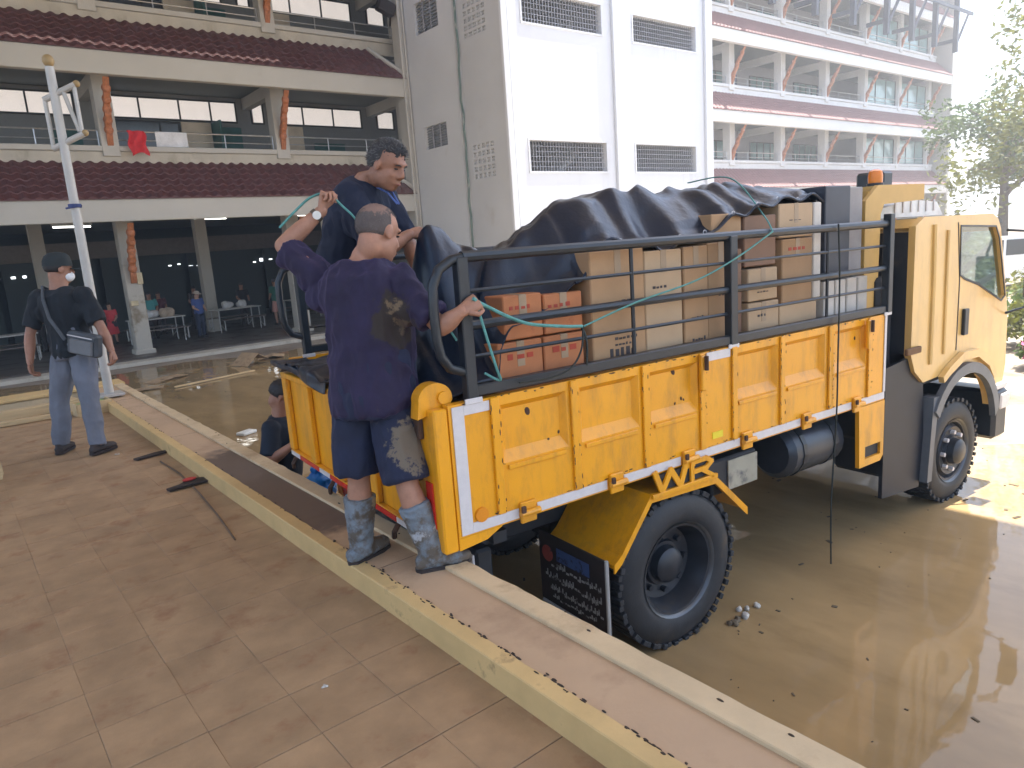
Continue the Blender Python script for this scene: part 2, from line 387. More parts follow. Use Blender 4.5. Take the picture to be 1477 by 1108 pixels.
m_wallr = M('glare_wall', (.74, .73, .71), .75, var=.05, scale=.8)  # lighter copy of the wall paint: sun glare painted into the right wing
m_roofr = M('glare_roof_tile', (.22, .10, .095), .7, var=.2, scale=5)  # paler copy of the roof tiles, washed out by painted-in glare
def roof_tiles(x0, x1, z, hip=False):
    mb = MB(); w = .27; nr = 6; y0, y1, z0, z1 = EY-.04, PY-.2, z+.52, z+1.49; xs = x0
    while xs < x1:
        for r in range(nr):
            t0, t1 = r/nr, (r+1)/nr+.03
            if hip and xs+w > x1-.78*t0: continue
            ya, yb = y0+(y1-y0)*t0, y0+(y1-y0)*t1; za, zb = z0+(z1-z0)*t0+.035, z0+(z1-z0)*t1+.005
            vs = []
            for k in range(7):
                a = k/6; h = .045*math.sin(math.pi*min(1, a*1.5)) if a < .67 else -.012*math.sin(math.pi*(a-.67)*3)
                vs += [(xs+a*w, ya, za+h), (xs+a*w, yb, zb+h)]
            vs += [(xs, ya, za-.03), (xs+w, ya, za-.03)]
            fs = [(2*k, 2*k+2, 2*k+3, 2*k+1) for k in range(6)]+[(14, 15, 12, 10, 8, 6, 4, 2, 0)]
            mb.add(vs, fs)
        xs += w
    return mb
def bracket_mesh():
    o = []; n = 26; z0, z1, y0, y1 = -1.5, 0, .0, -.72
    for s in (1, -1):
        rng = range(n+1) if s == 1 else range(n, -1, -1)
        for i in rng:
            t = i/n; wd = (.02+.15*math.sin(math.pi*min(1, t*1.02))**.8)*(1+.35*math.sin(t*19+(0 if s == 1 else 1.4)))
            o.append((y0+(y1-y0)*t**1.5-s*wd*.62, z0+(z1-z0)*t+s*wd*.25))
    mb = MB().plate(o, [], -.07, .07, 'x')
    for k in range(5):
        t = .25+.15*k; mb.ell((0, y0+(y1-y0)*t**1.5, z0+(z1-z0)*t), (.11, .09, .12), None, 10, 7)
    return mb.mesh('bracket', 40)
brm = bracket_mesh(); brm.materials.append(m_carve)
def bracket(x, z):
    o = bpy.data.objects.new('carved_bracket', brm); COL.objects.link(o); o.parent = sb; o.location = Vector((x, PY-.24, z))+bl
def window(x0, x1, z0, z1, mull, pane, y=BY):
    fr = MB(); t = .045; ya, yb = y-.07, y-.003
    fr.box(x0, x1, ya, yb, z0, z0+t).box(x0, x1, ya, yb, z1-t, z1)
    for xx in [x0]+[q for q in mull]+[x1-t]: fr.box(xx, xx+t, ya+.002, yb, z0+t, z1-t)
    f = bp('window', fr, m_frame)
    xs = [x0]+list(mull)+[x1-t]
    for a, c in zip(xs[:-1], xs[1:]):
        ob('pane', MB().box(a+t, c, y-.03, y-.004, z0+t, z1-t), pane, f)
def railing(x0, x1, zf, y, mat=m_rail, h=.95):
    mb = MB().tube([(x0, y, zf+h), (x1, y, zf+h)], .022, 6).tube([(x0, y, zf+h-.22), (x1, y, zf+h-.22)], .014, 6)
    n = max(2, int((x1-x0)/1.15))
    for i in range(n+1): mb.tube([(x0+(x1-x0)*i/n, y, zf+.5), (x0+(x1-x0)*i/n, y, zf+h)], .016, 6)
    bp('railing', mb, mat)
def storey(x0, x1, k, pil, hip, back, wall=m_wall, top=False):
    zb = B0+FH*k                      # eave beam bottom of storey k, balcony of storey k+1 above
    zf = 4.05+FH*k
    bp('eave_beam', MB().box(x0, x1, EY, EY+.22, zb, zb+.53, .012), wall)
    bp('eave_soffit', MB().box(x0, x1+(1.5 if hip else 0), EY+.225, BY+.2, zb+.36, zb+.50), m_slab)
    bp('roof_tiles', roof_tiles(x0, x1, zb, hip), m_roof if hip else m_roofr, kind='stuff')
    bp('roof_deck', MB().add([(x0, EY, zb+.532), (x1, EY, zb+.532), (x1-(.78 if hip else 0), PY-.19, zb+1.47), (x0, PY-.19, zb+1.47)], [(0, 1, 2, 3)]), m_roof if hip else m_roofr)
    if hip: bp('hip_ridge', MB().tube([(x1-.02, EY, zb+.60), (x1-.80, PY-.2, zb+1.56)], .07, 8), wall)
    bp('balcony_edge', MB().box(x0, x1+(1.2 if hip else 0), PY-.18, PY+.12, zb+1.42, zf+.42, .01), m_stain if hip else m_wallr)
    bp('parapet_ledge', MB().box(x0, x1+(1.2 if hip else 0), PY-.23, PY+.15, zf+.425, zf+.56, .015), wall)
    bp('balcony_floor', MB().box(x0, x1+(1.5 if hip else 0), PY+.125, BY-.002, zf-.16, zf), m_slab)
    bp('back_wall', MB().box(x0, x1+(1.9 if hip else 0), BY, BY+.2, zf, zf+FH-.9), back)
    for p in pil:
        bp('pillar', MB().box(p-.2, p+.2, PY-.25, PY+.17, zf+.30, zb+FH+.36, .012), wall)
        bp('balcony_beam', MB().box(p-.12, p+.12, PY+.175, BY-.004, zb+FH+.02, zb+FH+.355), wall)
        bracket(p, zb+FH-.02)
    for a, c in zip(pil[:-1], pil[1:]): railing(a+.22, c-.22, zf, PY-.05)
# left wing
for k in (0, 1, 2):
    storey(-8, 12.66, k, pil_l, True, m_back)
    z = FH*k
    window(-.1, 1.4, 5.73+z, 6.36+z, [.7], m_pane); window(1.75, 3.99, 5.73+z, 6.36+z, [2.85], m_pane)
    window(4.85, 8.42, 5.73+z, 6.36+z, [5.6, 6.7, 7.6], m_pane)
    window(8.87, 9.28, 5.73+z, 6.36+z, [], m_pane)
    window(9.8, 12.75, 5.73+z, 6.36+z, [10.57, 11.65], m_pane); window(13.34, 14.04, 5.73+z, 6.36+z, [], m_pane)
    window(4.9, 6.68, 4.6+z, 5.70+z, [6.1], M('dim_glass', (.10, .11, .12), .15))
    f = bp('doorway', MB().box(6.72, 7.58, BY-.05, BY-.003, 4.06+z, 5.70+z), M('lit_room', (.72, .62, .48), .7, var=.15, scale=2))
    ob('door_leaf', MB().box(7.60, 7.66, BY-.8, BY-.06, 4.06+z, 5.68+z), m_teal, f)
    bp('notice_board', MB().box(7.72, 8.5, BY-.05, BY-.003, 4.7+z, 5.6+z, .01), m_teal)
    bp('doorway', MB().box(9.86, 10.54, BY-.05, BY-.003, 4.06+z, 5.70+z), MATS['lit_room'])
    bp('dark_door', MB().box(10.9, 12.0, BY-.05, BY-.003, 4.06+z, 5.2+z), m_teal)
    for x in (.9, 3.3): bp('teal_door', MB().box(x, x+.75, BY-.05, BY-.003, 4.06+z, 5.35+z), m_teal)
# right wing, beyond the stair tower
for k in (0, 1, 2, 3):
    storey(21.7, 54.2, k, pil_r, False, m_backr, m_wallr)
    z = FH*k
    for a, c in zip(pil_r[:-1], pil_r[1:]):
        if a < 44:
            window(a+.9, c-.9, 5.0+z, 5.95+z, [a+.9+(c-a-1.8)*q/4 for q in (1, 2, 3)], m_glass)
            bp('door', MB().box(c-.85, c-.3, BY-.05, BY-.003, 4.06+z, 5.9+z), M('blue_door', (.05, .10, .22), .5))
        elif k < 3:
            window(a+.22, c-.22, 4.62+z, 6.1+z, [a+.2+(c-a-.4)*q/3 for q in (1, 2)], m_glass, PY)
        else: window(a+.22, c-.22, 4.62+z, 6.1+z, [a+.2+(c-a-.4)*q/3 for q in (1, 2)], m_glass, PY)
bp('end_wall', MB().box(54.2, 54.5, EY, 30, G, 15.6), m_wall)
bp('end_wall', MB().box(14.25, 14.45, 20.1, 23.9, G, 15.6), m_wall)
bp('corner_pilaster', MB().box(12.50, 12.9, 20.12, 20.6, G, 15.6, .02), m_wall)
for x in (12.47, 12.62): bp('drain_pipe', MB().tube([(x, 20.08, G), (x, 20.08, 15)], .035, 8), m_wall)
bp('roof_slab', MB().box(-8, 54.5, EY-.3, 31, 16.4, 16.7), m_wall)
# dark steel frame hung along the upper right balconies
m_navy = M('navy_steel', (.02, .028, .05), .6)
for i, x in enumerate((27.5, 31.2, 34.9, 38.6, 42.3, 45.4, 48.5, 51.6)):
    mb = MB().box(x-.12, x+.12, 18.9, 19.15, 11.0, 16.2).box(x-.07, x+.07, 19.16, 20.09, 11.6, 11.8)
    mb.tube([(x, 19.0, 11.4), (x+1.7, 19.0, 13.4)], .09, 6)
    bp('steel_post', mb, m_navy)
for z in (13.3, 14.6): bp('steel_rail', MB().box(27, 53.6, 18.8, 18.89, z, z+.2), m_navy)
# open ground floor: the canteen
CF = -.74
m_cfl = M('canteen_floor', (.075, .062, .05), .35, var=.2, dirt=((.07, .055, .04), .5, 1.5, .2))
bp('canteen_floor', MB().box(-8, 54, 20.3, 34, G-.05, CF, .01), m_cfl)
bp('canteen_step', MB().box(-8, 12.6, 19.75, 20.295, G-.06, G+.06, .01), m_stain)
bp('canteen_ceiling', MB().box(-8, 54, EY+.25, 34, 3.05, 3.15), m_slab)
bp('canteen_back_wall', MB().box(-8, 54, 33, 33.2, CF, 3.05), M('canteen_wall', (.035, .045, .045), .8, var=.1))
bp('canteen_band', MB().box(-8, 14, 30.0, 30.2, 1.95, 2.55), M('canteen_band', (.17, .145, .12), .8))
m_pilg = M('ground_pillar', (.42, .39, .33), .8, var=.08, scale=1.5, dirt=((.2, .15, .09), .55, 1.5, .15))
for p in pil_l+pil_r:
    pp = bp('ground_pillar', MB().box(p-.2, p+.2, PY-.2, PY+.2, CF, 3.04, .02).box(p-.25, p+.25, PY-.26, PY+.26, G-.04, CF+.12, .02), m_pilg)
    bracket(p, B0-.04)
ob('switch_box', MB().box(4.06, 4.24, PY-.25, PY-.205, .55, .68, .008).box(4.30, 4.44, PY-.25, PY-.205, 1.1, 1.4, .008), M('pale_box', (.5, .42, .26), .5), sb, loc=bl)
for x in (-1.9, 2.65, 7.2, 11.7): bp('inner_pillar', MB().box(x-.17, x+.17, 24.85, 25.2, CF, 3.04), m_pilg)
for x in range(-4, 13, 3):
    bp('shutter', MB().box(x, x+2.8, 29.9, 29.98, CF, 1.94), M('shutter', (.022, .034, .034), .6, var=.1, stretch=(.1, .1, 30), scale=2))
LAMPS = ['lit fluorescent batten just behind the front canteen pillar', 'second batten close behind the one at the front pillar', 'batten deeper in the canteen behind the front pillar pair', 'batten beside the inner canteen pillar', 'batten nearest the eave between the pillars', 'batten over the far tables behind the truck cage', 'batten over the bare table behind the capped man']
m_tube = M('lit_tube', (1, .98, .92), emit=3.0)
for i, (x, y, z) in enumerate(((4.24, 24, 2.86), (4.6, 24.4, 2.86), (3.9, 27, 2.84), (7.6, 25, 2.8), (8.5, 23.5, 2.84), (11, 25, 2.84), (1.2, 26, 2.84))):
    t = empty('ceiling_lamp', (x, y, 3.045), .25, LAMPS[i], 'lamp', 'fluorescent lamps in the canteen')
    ob('batten', MB().box(-.6, .6, -.05, .05, -.07, 0, .005), M('batten_white', (.6, .6, .58), .5), t); ob('tube', MB().cyl((-.56, 0, -.1), (.56, 0, -.1), .022, None, 8), m_tube, t)
random.seed(11)
for i, x in enumerate((1.6, 2.0, 2.3, 3.0, 6.5, 6.8, 7.15, 7.4, 9.4, 9.65, 10.0, 11.6, 11.9)):
    bp('vent_gap', MB().box(x*1.12, x*1.12+.09+.08*random.random(), 29.87, 29.895, 1.35+.18*random.random(), 1.43+.14*random.random()), M('vent_light', (.9, .95, 1), emit=1.4))
# ================================================================== STAIR TOWER
st = empty('stair_tower', (17.1, 17.8, G), 0, 'tall white stair tower with barred window slots between the school wings', 'building')
tl = -st.location
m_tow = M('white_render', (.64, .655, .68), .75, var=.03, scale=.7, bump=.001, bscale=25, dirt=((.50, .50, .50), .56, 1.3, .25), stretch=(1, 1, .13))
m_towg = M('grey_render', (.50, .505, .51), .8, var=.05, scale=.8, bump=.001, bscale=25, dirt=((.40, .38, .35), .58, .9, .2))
X0, X1, TY, TB = 12.68, 21.64, 15.5, 20.1
wins = [(13.43, 16.47, 3.38, 4.21), (17.79, 20.80, 3.38, 4.21), (13.43, 16.46, 7.22, 8.02), (17.83, 20.88, 7.18, 7.94), (13.43, 16.46, 10.9, 11.7), (17.83, 20.88, 10.9, 11.7)]
rc = lambda a, c, d, e: [(a, d), (c, d), (c, e), (a, e)]
ob('front_wall', MB().plate(rc(X0+.26, X1-.01, G-.03, 17), [rc(*w) for w in wins], TY, TY+.22), m_tow, st, loc=tl)
sv = [(16.1, 17.12, 3.30, 4.30), (16.1, 17.12, 7.05, 8.0), (18.3, 19.5, 4.46, 5.12), (18.3, 19.5, 7.75, 8.62)]
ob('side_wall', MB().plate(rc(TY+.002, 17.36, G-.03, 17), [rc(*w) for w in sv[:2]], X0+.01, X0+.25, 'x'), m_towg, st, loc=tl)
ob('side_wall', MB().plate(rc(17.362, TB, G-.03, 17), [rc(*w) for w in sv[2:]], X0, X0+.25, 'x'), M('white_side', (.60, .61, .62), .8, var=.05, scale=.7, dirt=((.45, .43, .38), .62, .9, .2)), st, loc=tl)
ob('side_wall', MB().box(X1-.22, X1, TY+.225, 21.5, G-.03, 17), m_tow, st, loc=tl)
for a, c in ((X0-.03, X0+.17), (16.86, 17.09), (21.30, X1+.03)): ob('pilaster', MB().box(a, c, TY-.10, TY-.003, G-.03, 17, .01), m_tow, st, loc=tl)
ob('inner_wall', MB().box(X0+.3, X1-.25, 19.3, 19.5, G, 17), m_towg, st, loc=tl)
for z in (2.2, 5.9, 9.6, 13.3):
    ob('landing', MB().box(X0+.26, X1-.23, TY+.23, 19.29, z, z+.18), m_towg, st, loc=tl)
    ob('stair_flight', MB().add([(14.6, 17, z+.2), (16.8, 17, z+1.9), (16.8, 19.2, z+1.9), (14.6, 19.2, z+.2), (14.6, 17, z+.45), (16.8, 17, z+2.15), (16.8, 19.2, z+2.15), (14.6, 19.2, z+.45)], [(0, 1, 2, 3), (4, 5, 6, 7), (0, 1, 5, 4), (1, 2, 6, 5), (2, 3, 7, 6), (3, 0, 4, 7)]), m_towg, st, loc=tl)
ob('partition', MB().box(17.0, 17.15, TY+.23, 19.29, G, 17), m_towg, st, loc=tl)
for a, c, d, e in wins:
    mb = MB(); n = int((c-a)/.105)
    for i in range(1, n): xx = a+(c-a)*i/n; mb.box(xx-.008, xx+.008, TY+.09, TY+.106, d, e)
    for i in range(1, 6): zz = d+(e-d)*i/6; mb.box(a, c, TY+.107, TY+.12, zz-.007, zz+.007)
    ob('window_grille', mb, M('grille', (.30, .30, .33), .5), st, loc=tl, kind='stuff')
    ob('window_trim', MB().plate(rc(a-.05, c+.05, d-.05, e+.05), [rc(a+.003, c-.003, d+.003, e-.003)], TY-.02, TY-.004), m_tow, st, loc=tl)
for q, (a, c, d, e) in enumerate(sv):
    if q < 2:
        mb = MB(); n = 5
        for i in range(n+1):
            yy = a+(c-a)*i/n; mb.box(X0+.012, X0+.12, yy-.035, yy+.035, d-.02, e+.02)
            zz = d+(e-d)*i/n; mb.box(X0+.014, X0+.118, a, c, zz-.035, zz+.035)
        for i in range(n):
            yy = a+(c-a)*(i+.5)/n; zz = d+(e-d)*(i+.5)/n
            mb.box(X0+.03, X0+.1, yy-.014, yy+.014, d, e).box(X0+.032, X0+.098, a, c, zz-.012, zz+.012)
        ob('vent_block', mb, m_towg, st, loc=tl)
    else:
        lv = None
        for i in range(9):
            zz = d+(e-d)*(i+.5)/9
            o = ob('louvre', MB().obox((X0+.1, (a+c)/2, zz), (.012, c-a-.02, (e-d)/9*1.1), Matrix.Rotation(R_(35), 3, 'Y')), M('louvre_glass', (.25, .26, .27), .2), st, loc=tl)
        for q2 in (.38, .78): ob('louvre_bar', MB().box(X0+.02, X0+.05, a+q2, a+q2+.04, d, e), MATS['grille'], st, loc=tl)
random.seed(5)
pp = [(X0-.05+random.gauss(0, .012), 17.36+random.gauss(0, .02), G+z*.4) for z in range(44)]
ob('drain_pipe', MB().tube(pp, .032, 7), M('green_pipe', (.10, .16, .14), .5, dirt=((.4, .4, .38), .55, 3, .1)), st, loc=tl)
ob('drain_pipe', MB().tube([(X0-.03, 17.5, G), (X0-.03, 17.48, 16)], .03, 7), m_towg, st, loc=tl)
# items on the balconies
ob('red_cloth', MB().add(*(lambda n: ([(4.62+.42*i/n+.03*math.sin(j), 20.98-.05*math.sin(i*1.3+j*.8)-.02*j, 4.98-.66*(j/n)**1.0*(1-.15*math.sin(3*i/n))) for j in range(n+1) for i in range(n+1)], [(j*(n+1)+i, j*(n+1)+i+1, (j+1)*(n+1)+i+1, (j+1)*(n+1)+i) for j in range(n) for i in range(n)]))(9)), M('scarlet_cloth', (.62, .03, .035), .8), label='bright red cloth hung over the balcony rail', cat='cloth', smooth=60)
ob('white_towel', MB().box(5.35, 6.15, 21.19, 21.215, 4.57, 5.01, .006), M('white_cloth', (.75, .75, .76), .85, dirt=((.3, .32, .36), .64, 5, .05)), label='white printed towel hung over the balcony rail', cat='towel')
sp = empty('loudspeaker', (12.2, 20.3, 8.6), 0, 'black box loudspeaker fixed at the upper balcony corner', 'speaker')
ob('speaker_box', MB().obox((0, 0, .1), (.55, .3, .36), Matrix.Rotation(R_(20), 3, 'Y'), .03), m_dark, sp); ob('speaker_bracket', MB().tube([(.2, .1, 0), (.3, .35, -.3)], .03), m_dark, sp)
# ================================================================== TRUCK  (local axes: x forward, y away from camera, z up; origin = near rear tyre contact)
TO = Vector((2.97, 2.464, G)); TA = R_(-4.7)
tr = empty('dump_truck', TO, TA, 'yellow dump truck with black cage rails backed up to the cream kerb', 'truck')
def tw_(u, v, w): return TO + Matrix.Rotation(TA, 3, 'Z') @ Vector((u, v, w))
def tp(name, mb, mat, par=None, **k): return ob(name, mb, mat, par or tr, **k)
WID = 2.25
m_yel = M('truck_yellow', (.85, .365, .005), .40, var=.05, scale=3, bump=.0006, bscale=25, dirt=((.10, .055, .02), .735, 9, .03), coat=.25)
def grime(mt, amt=.75, col=(.33, .15, .035, 1)):
    n = mt.node_tree.nodes; l = mt.node_tree.links; b = n['Principled BSDF']; old = b.inputs['Base Color'].links[0].from_socket
    g = n.new('ShaderNodeNewGeometry'); mp = n.new('ShaderNodeMapping'); mp.inputs['Scale'].default_value = (5, 5, 1.3); l.new(g.outputs['Position'], mp.inputs[0])
    t = n.new('ShaderNodeTexNoise'); t.inputs['Scale'].default_value = 1.6; t.inputs['Detail'].default_value = 9; t.inputs['Roughness'].default_value = .72; l.new(mp.outputs[0], t.inputs['Vector'])
    r = n.new('ShaderNodeMapRange'); r.inputs[1].default_value = .47; r.inputs[2].default_value = .78; r.inputs[4].default_value = amt; l.new(t.outputs[0], r.inputs[0])
    m_ = n.new('ShaderNodeMix'); m_.data_type = 'RGBA'; l.new(r.outputs[0], m_.inputs[0]); l.new(old, m_.inputs[6]); m_.inputs[7].default_value = col; l.new(m_.outputs[2], b.inputs['Base Color'])
grime(m_yel)
m_yel2 = M('cab_yellow', (.76, .48, .155), .35, var=.05, scale=2, coat=.5)
grime(m_yel2, .5, (.40, .26, .11, 1))
m_och = M('guard_ochre', (.58, .36, .10), .5, var=.08, dirt=((.3, .2, .1), .62, 3, .2))
m_blk = M('black_steel', (.018, .024, .03), .38, var=.2, scale=8, dirt=((.09, .07, .05), .68, 6, .1))
m_chs = M('chassis_black', (.02, .024, .03), .6, var=.2, scale=6, dirt=((.10, .075, .05), .62, 4, .15))
m_refl = M('reflective_tape', (.66, .63, .62), .35, var=.06, scale=25)
m_rust = M('rusty_iron', (.07, .035, .02), .85, var=.4, scale=20)
m_redr = M('red_reflector', (.60, .03, .02), .25)
tp('bed_floor', MB().box(-1.29, 2.2, .06, WID-.06, 1.16, 1.22), m_rust)
tp('bed_underframe', MB().box(-1.28, 2.2, .55, .67, .98, 1.155).box(-1.28, 2.2, 1.58, 1.70, .98, 1.155), m_chs)
for u in (-1.1, -.6, -.1, .4, .9, 1.4, 1.9): tp('cross_bearer', MB().box(u-.03, u+.03, .08, WID-.08, 1.08, 1.158), m_chs)
# near side board, pressed panels
pans = [(-1.04, -.655), (-.57, -.17), (-.085, .285), (.61, 1.01), (1.08, 1.505), (1.62, 1.995)]
def side_board(sgn):
    mb = MB(); z0, z1 = 1.09, 1.71; f = 0.0; bk = .05; rec = .030; za, zc = 1.385, 1.665
    def Y(q): return q if sgn > 0 else WID-q
    def quad(a, b, c, d): mb.add([a, b, c, d], [(0, 1, 2, 3)])
    xs = [-1.31]+[q for p in pans for q in p]+[2.25]
    for i in range(len(xs)-1):
        a, c = xs[i], xs[i+1]
        if i % 2 == 0: quad((a, Y(f), z0), (c, Y(f), z0), (c, Y(f), z1), (a, Y(f), z1))
        else:
            quad((a, Y(f), z0), (c, Y(f), z0), (c, Y(f), za), (a, Y(f), za)); quad((a, Y(f), zc), (c, Y(f), zc), (c, Y(f), z1), (a, Y(f), z1))
            s, sb_ = .028, .055; i0 = [(a, za), (c, za), (c, zc), (a, zc)]; i1 = [(a+s, za+sb_), (c-s, za+sb_), (c-s, zc-s), (a+s, zc-s)]
            for k in range(4):
                k2 = (k+1) % 4; quad((i0[k][0], Y(f), i0[k][1]), (i0[k2][0], Y(f), i0[k2][1]), (i1[k2][0], Y(rec), i1[k2][1]), (i1[k][0], Y(rec), i1[k][1]))
            quad(*[(p[0], Y(rec), p[1]) for p in i1])
    quad((-1.31, Y(f), z1), (2.25, Y(f), z1), (2.25, Y(bk), z1), (-1.31, Y(bk), z1)); quad((-1.31, Y(bk), z0), (2.25, Y(bk), z0), (2.25, Y(bk), z1), (-1.31, Y(bk), z1))
    quad((-1.31, Y(f), z0), (2.25, Y(f), z0), (2.25, Y(bk), z0), (-1.31, Y(bk), z0))
    for u in (-1.31, 2.25): quad((u, Y(f), z0), (u, Y(bk), z0), (u, Y(bk), z1), (u, Y(f), z1))
    mesh = mb.mesh('side_board'); bm = bmesh.new(); bm.from_mesh(mesh); bmesh.ops.remove_doubles(bm, verts=bm.verts, dist=.0005); bmesh.ops.recalc_face_normals(bm, faces=bm.faces); bm.to_mesh(mesh); bm.free()
    return mesh
sbd = tp('side_board', side_board(1), m_yel)
tp('side_board', side_board(-1), m_yel)
for a, c in pans:      # stiffening rib below each pressed panel
    ob('panel_rib', MB().box(a+.02, c-.02, -.012, -.001, 1.352, 1.374, .004), m_yel, sbd)
for u in (-1.075, -.612, -.128, .315, .592, 1.045, 1.56, 2.03): ob('upright_rib', MB().box(u-.022, u+.022, -.016, -.001, 1.15, 1.708, .005), m_yel, sbd)
tapes = [(-1.295, -1.235, 1.10, 1.70), (-1.234, -1.10, 1.655, 1.70), (-1.234, -.98, 1.10, 1.148)]
us = [-.93, -.36, .19, .70, 1.30, 1.88]
for a, c in zip(us[:-1], us[1:]): tapes.append((a+.06, c-.06, 1.10, 1.148))
tapes += [(1.94, 2.24, 1.10, 1.148), (2.222, 2.248, 1.15, 1.70), (.36, .56, 1.655, 1.704)]
for a, c, d, e in tapes: ob('reflective_strip', MB().box(a, c, -.006, -.001, d, e), m_refl, sbd)
for u in us:
    h = ob('hinge', MB().box(u-.045, u+.045, -.02, -.001, 1.07, 1.175, .004), m_yel, sbd)
    ob('hinge_pin', MB().cyl((u-.055, -.03, 1.125), (u+.055, -.03, 1.125), .016, None, 10), m_yel, h)
    ob('rust_stain', MB().box(u-.055, u-.03, -.045, -.031, 1.13, 1.165, .004), m_rust, h)
for u in (.30, 1.975):
    h = ob('latch', MB().box(u-.02, u+.02, -.04, -.012, 1.50, 1.70, .008), m_yel, sbd); ob('latch_pin', MB().cyl((u, -.055, 1.62), (u, -.055, 1.70), .012, None, 8), m_rust, h)
tp('rear_skirt', MB().plate([(-1.31, 1.03), (-1.16, 1.045), (-1.07, 1.088), (-1.31, 1.088)], [], .002, .045), m_yel)
ob('round_plug', MB().lathe([(-.012, .001), (-.012, .034), (-.001, .036)], (-1.185, 0, 1.175), 'y', 18), M('orange_plug', (.75, .26, .01), .45), sbd)
ob('yellow_sticker', MB().box(.40, .49, -.004, -.001, 1.19, 1.23), M('sticker', (.78, .62, .03), .4), sbd)
# paint chips: real scars on the pressed panels
mb = MB(); random.seed(3)
for u, w, s in ((-.87, 1.60, .022), (-.55, 1.53, .012), (-.755, 1.43, .014), (-.69, 1.46, .010), (-.66, 1.455, .018), (-.79, 1.40, .008), (.12, 1.63, .020), (.13, 1.45, .010), (.18, 1.47, .012), (.20, 1.46, .008), (.27, 1.52, .01), (1.9, 1.58, .014)):
    mb.ell((u, .0285, w), (s*.7, .003, s), Matrix.Rotation(random.uniform(-.6, .6), 3, 'Y'), 7, 4)
for i in range(150):
    u = random.choice([-1.075, -.612, -.128, .315, .592, 1.045, 1.56, 2.03])+random.choice((-.022, .022))+random.gauss(0, .004); s = random.uniform(.002, .006)
    mb.ell((u, -.0165, random.uniform(1.15, 1.7)), (s*.6, .0015, s*random.uniform(1, 3)), None, 6, 4)
for i in range(110):
    s = random.uniform(.002, .006); mb.ell((random.uniform(-1.3, 2.24), -.001, random.choice((1.705, 1.155))+random.gauss(0, .004)), (s*random.uniform(1, 3), .0015, s*.7), None, 6, 4)
ob('paint_chips', mb, m_rust, sbd, kind='stuff')
# tailgate, corner post, rear lamps
WT = 2.17
tg = tp('tailgate', MB().box(-1.37, -1.325, .22, WT, 1.06, 1.62, .006), m_yel)
for v in (.30, .72, 1.20, 1.68, 2.12): ob('gate_rib', MB().box(-1.405, -1.371, v-.04, v+.04, 1.10, 1.60, .006), m_yel, tg)
ob('gate_rail', MB().box(-1.405, -1.371, 24e-2, WT-.02, 1.062, 1.098, .004), m_yel, tg); ob('gate_rail', MB().box(-1.41, -1.371, 24e-2, WT-.02, 1.602, 1.64, .006), m_yel, tg)
for k in range(10): ob('marker_strip', MB().box(-1.411, -1.406, 27e-2+.186*k, .27+.186*k+.181, 1.066, 1.094), m_redr if k % 3 else m_refl, tg)
for v in (.45, 1.35, 2.05): ob('gate_hook', MB().tube([(-1.40, v, 1.06), (-1.43, v, 1.02), (-1.42, v+.03, .98)], .014, 6), m_rust, tg)
cp = tp('corner_post', MB().box(-1.385, -1.312, .0, .205, 1.03, 1.70, .008), m_yel)
ob('post_ear', MB().plate([(-1.43, 1.66), (-1.27, 1.70)]+[(-1.335+.085*math.cos(a), 1.735+.075*math.sin(a)) for a in [R_(q) for q in range(-10, 200, 15)]], [], .06, .13), m_yel, cp)
ob('ear_bolt', MB().cyl((-1.30, .045, 1.74), (-1.30, .06, 1.74), .028, None, 12), m_yel, cp)
ob('latch_bar', MB().tube([(-1.40, .14, 1.62), (-1.42, .16, 1.50), (-1.40, .15, 1.36)], .013, 6), m_rust, cp)
ob('latch_plate', MB().box(-1.41, -1.386, .10, .19, 1.56, 1.65, .004), m_rust, cp)
ob('red_reflector', MB().box(-1.393, -1.386, .06, .12, 1.08, 1.36), m_redr, cp)
for v in (.2, 1.75):
    lp = tp('rear_lamp', MB().box(-1.12, -1.02, v, v+.34, .70, .90, .015), m_chs)
    for a, c, mt in ((.01, .12, m_refl), (.125, .23, m_redr), (.235, .33, M('amber_lens', (.7, .22, .02), .25))): ob('lens', MB().box(-1.135, -1.121, v+a, v+c, .72, .88, .006), mt, lp)
tp('rear_crossbar', MB().box(-1.04, -.96, .15, WID-.15, .93, .99), m_chs)
tp('rear_bumper', MB().box(-1.05, -.98, .12, WID-.12, .55, .66, .01), M('faded_bumper', (.34, .33, .31), .6, dirt=((.12, .07, .04), .5, 4, .2)))
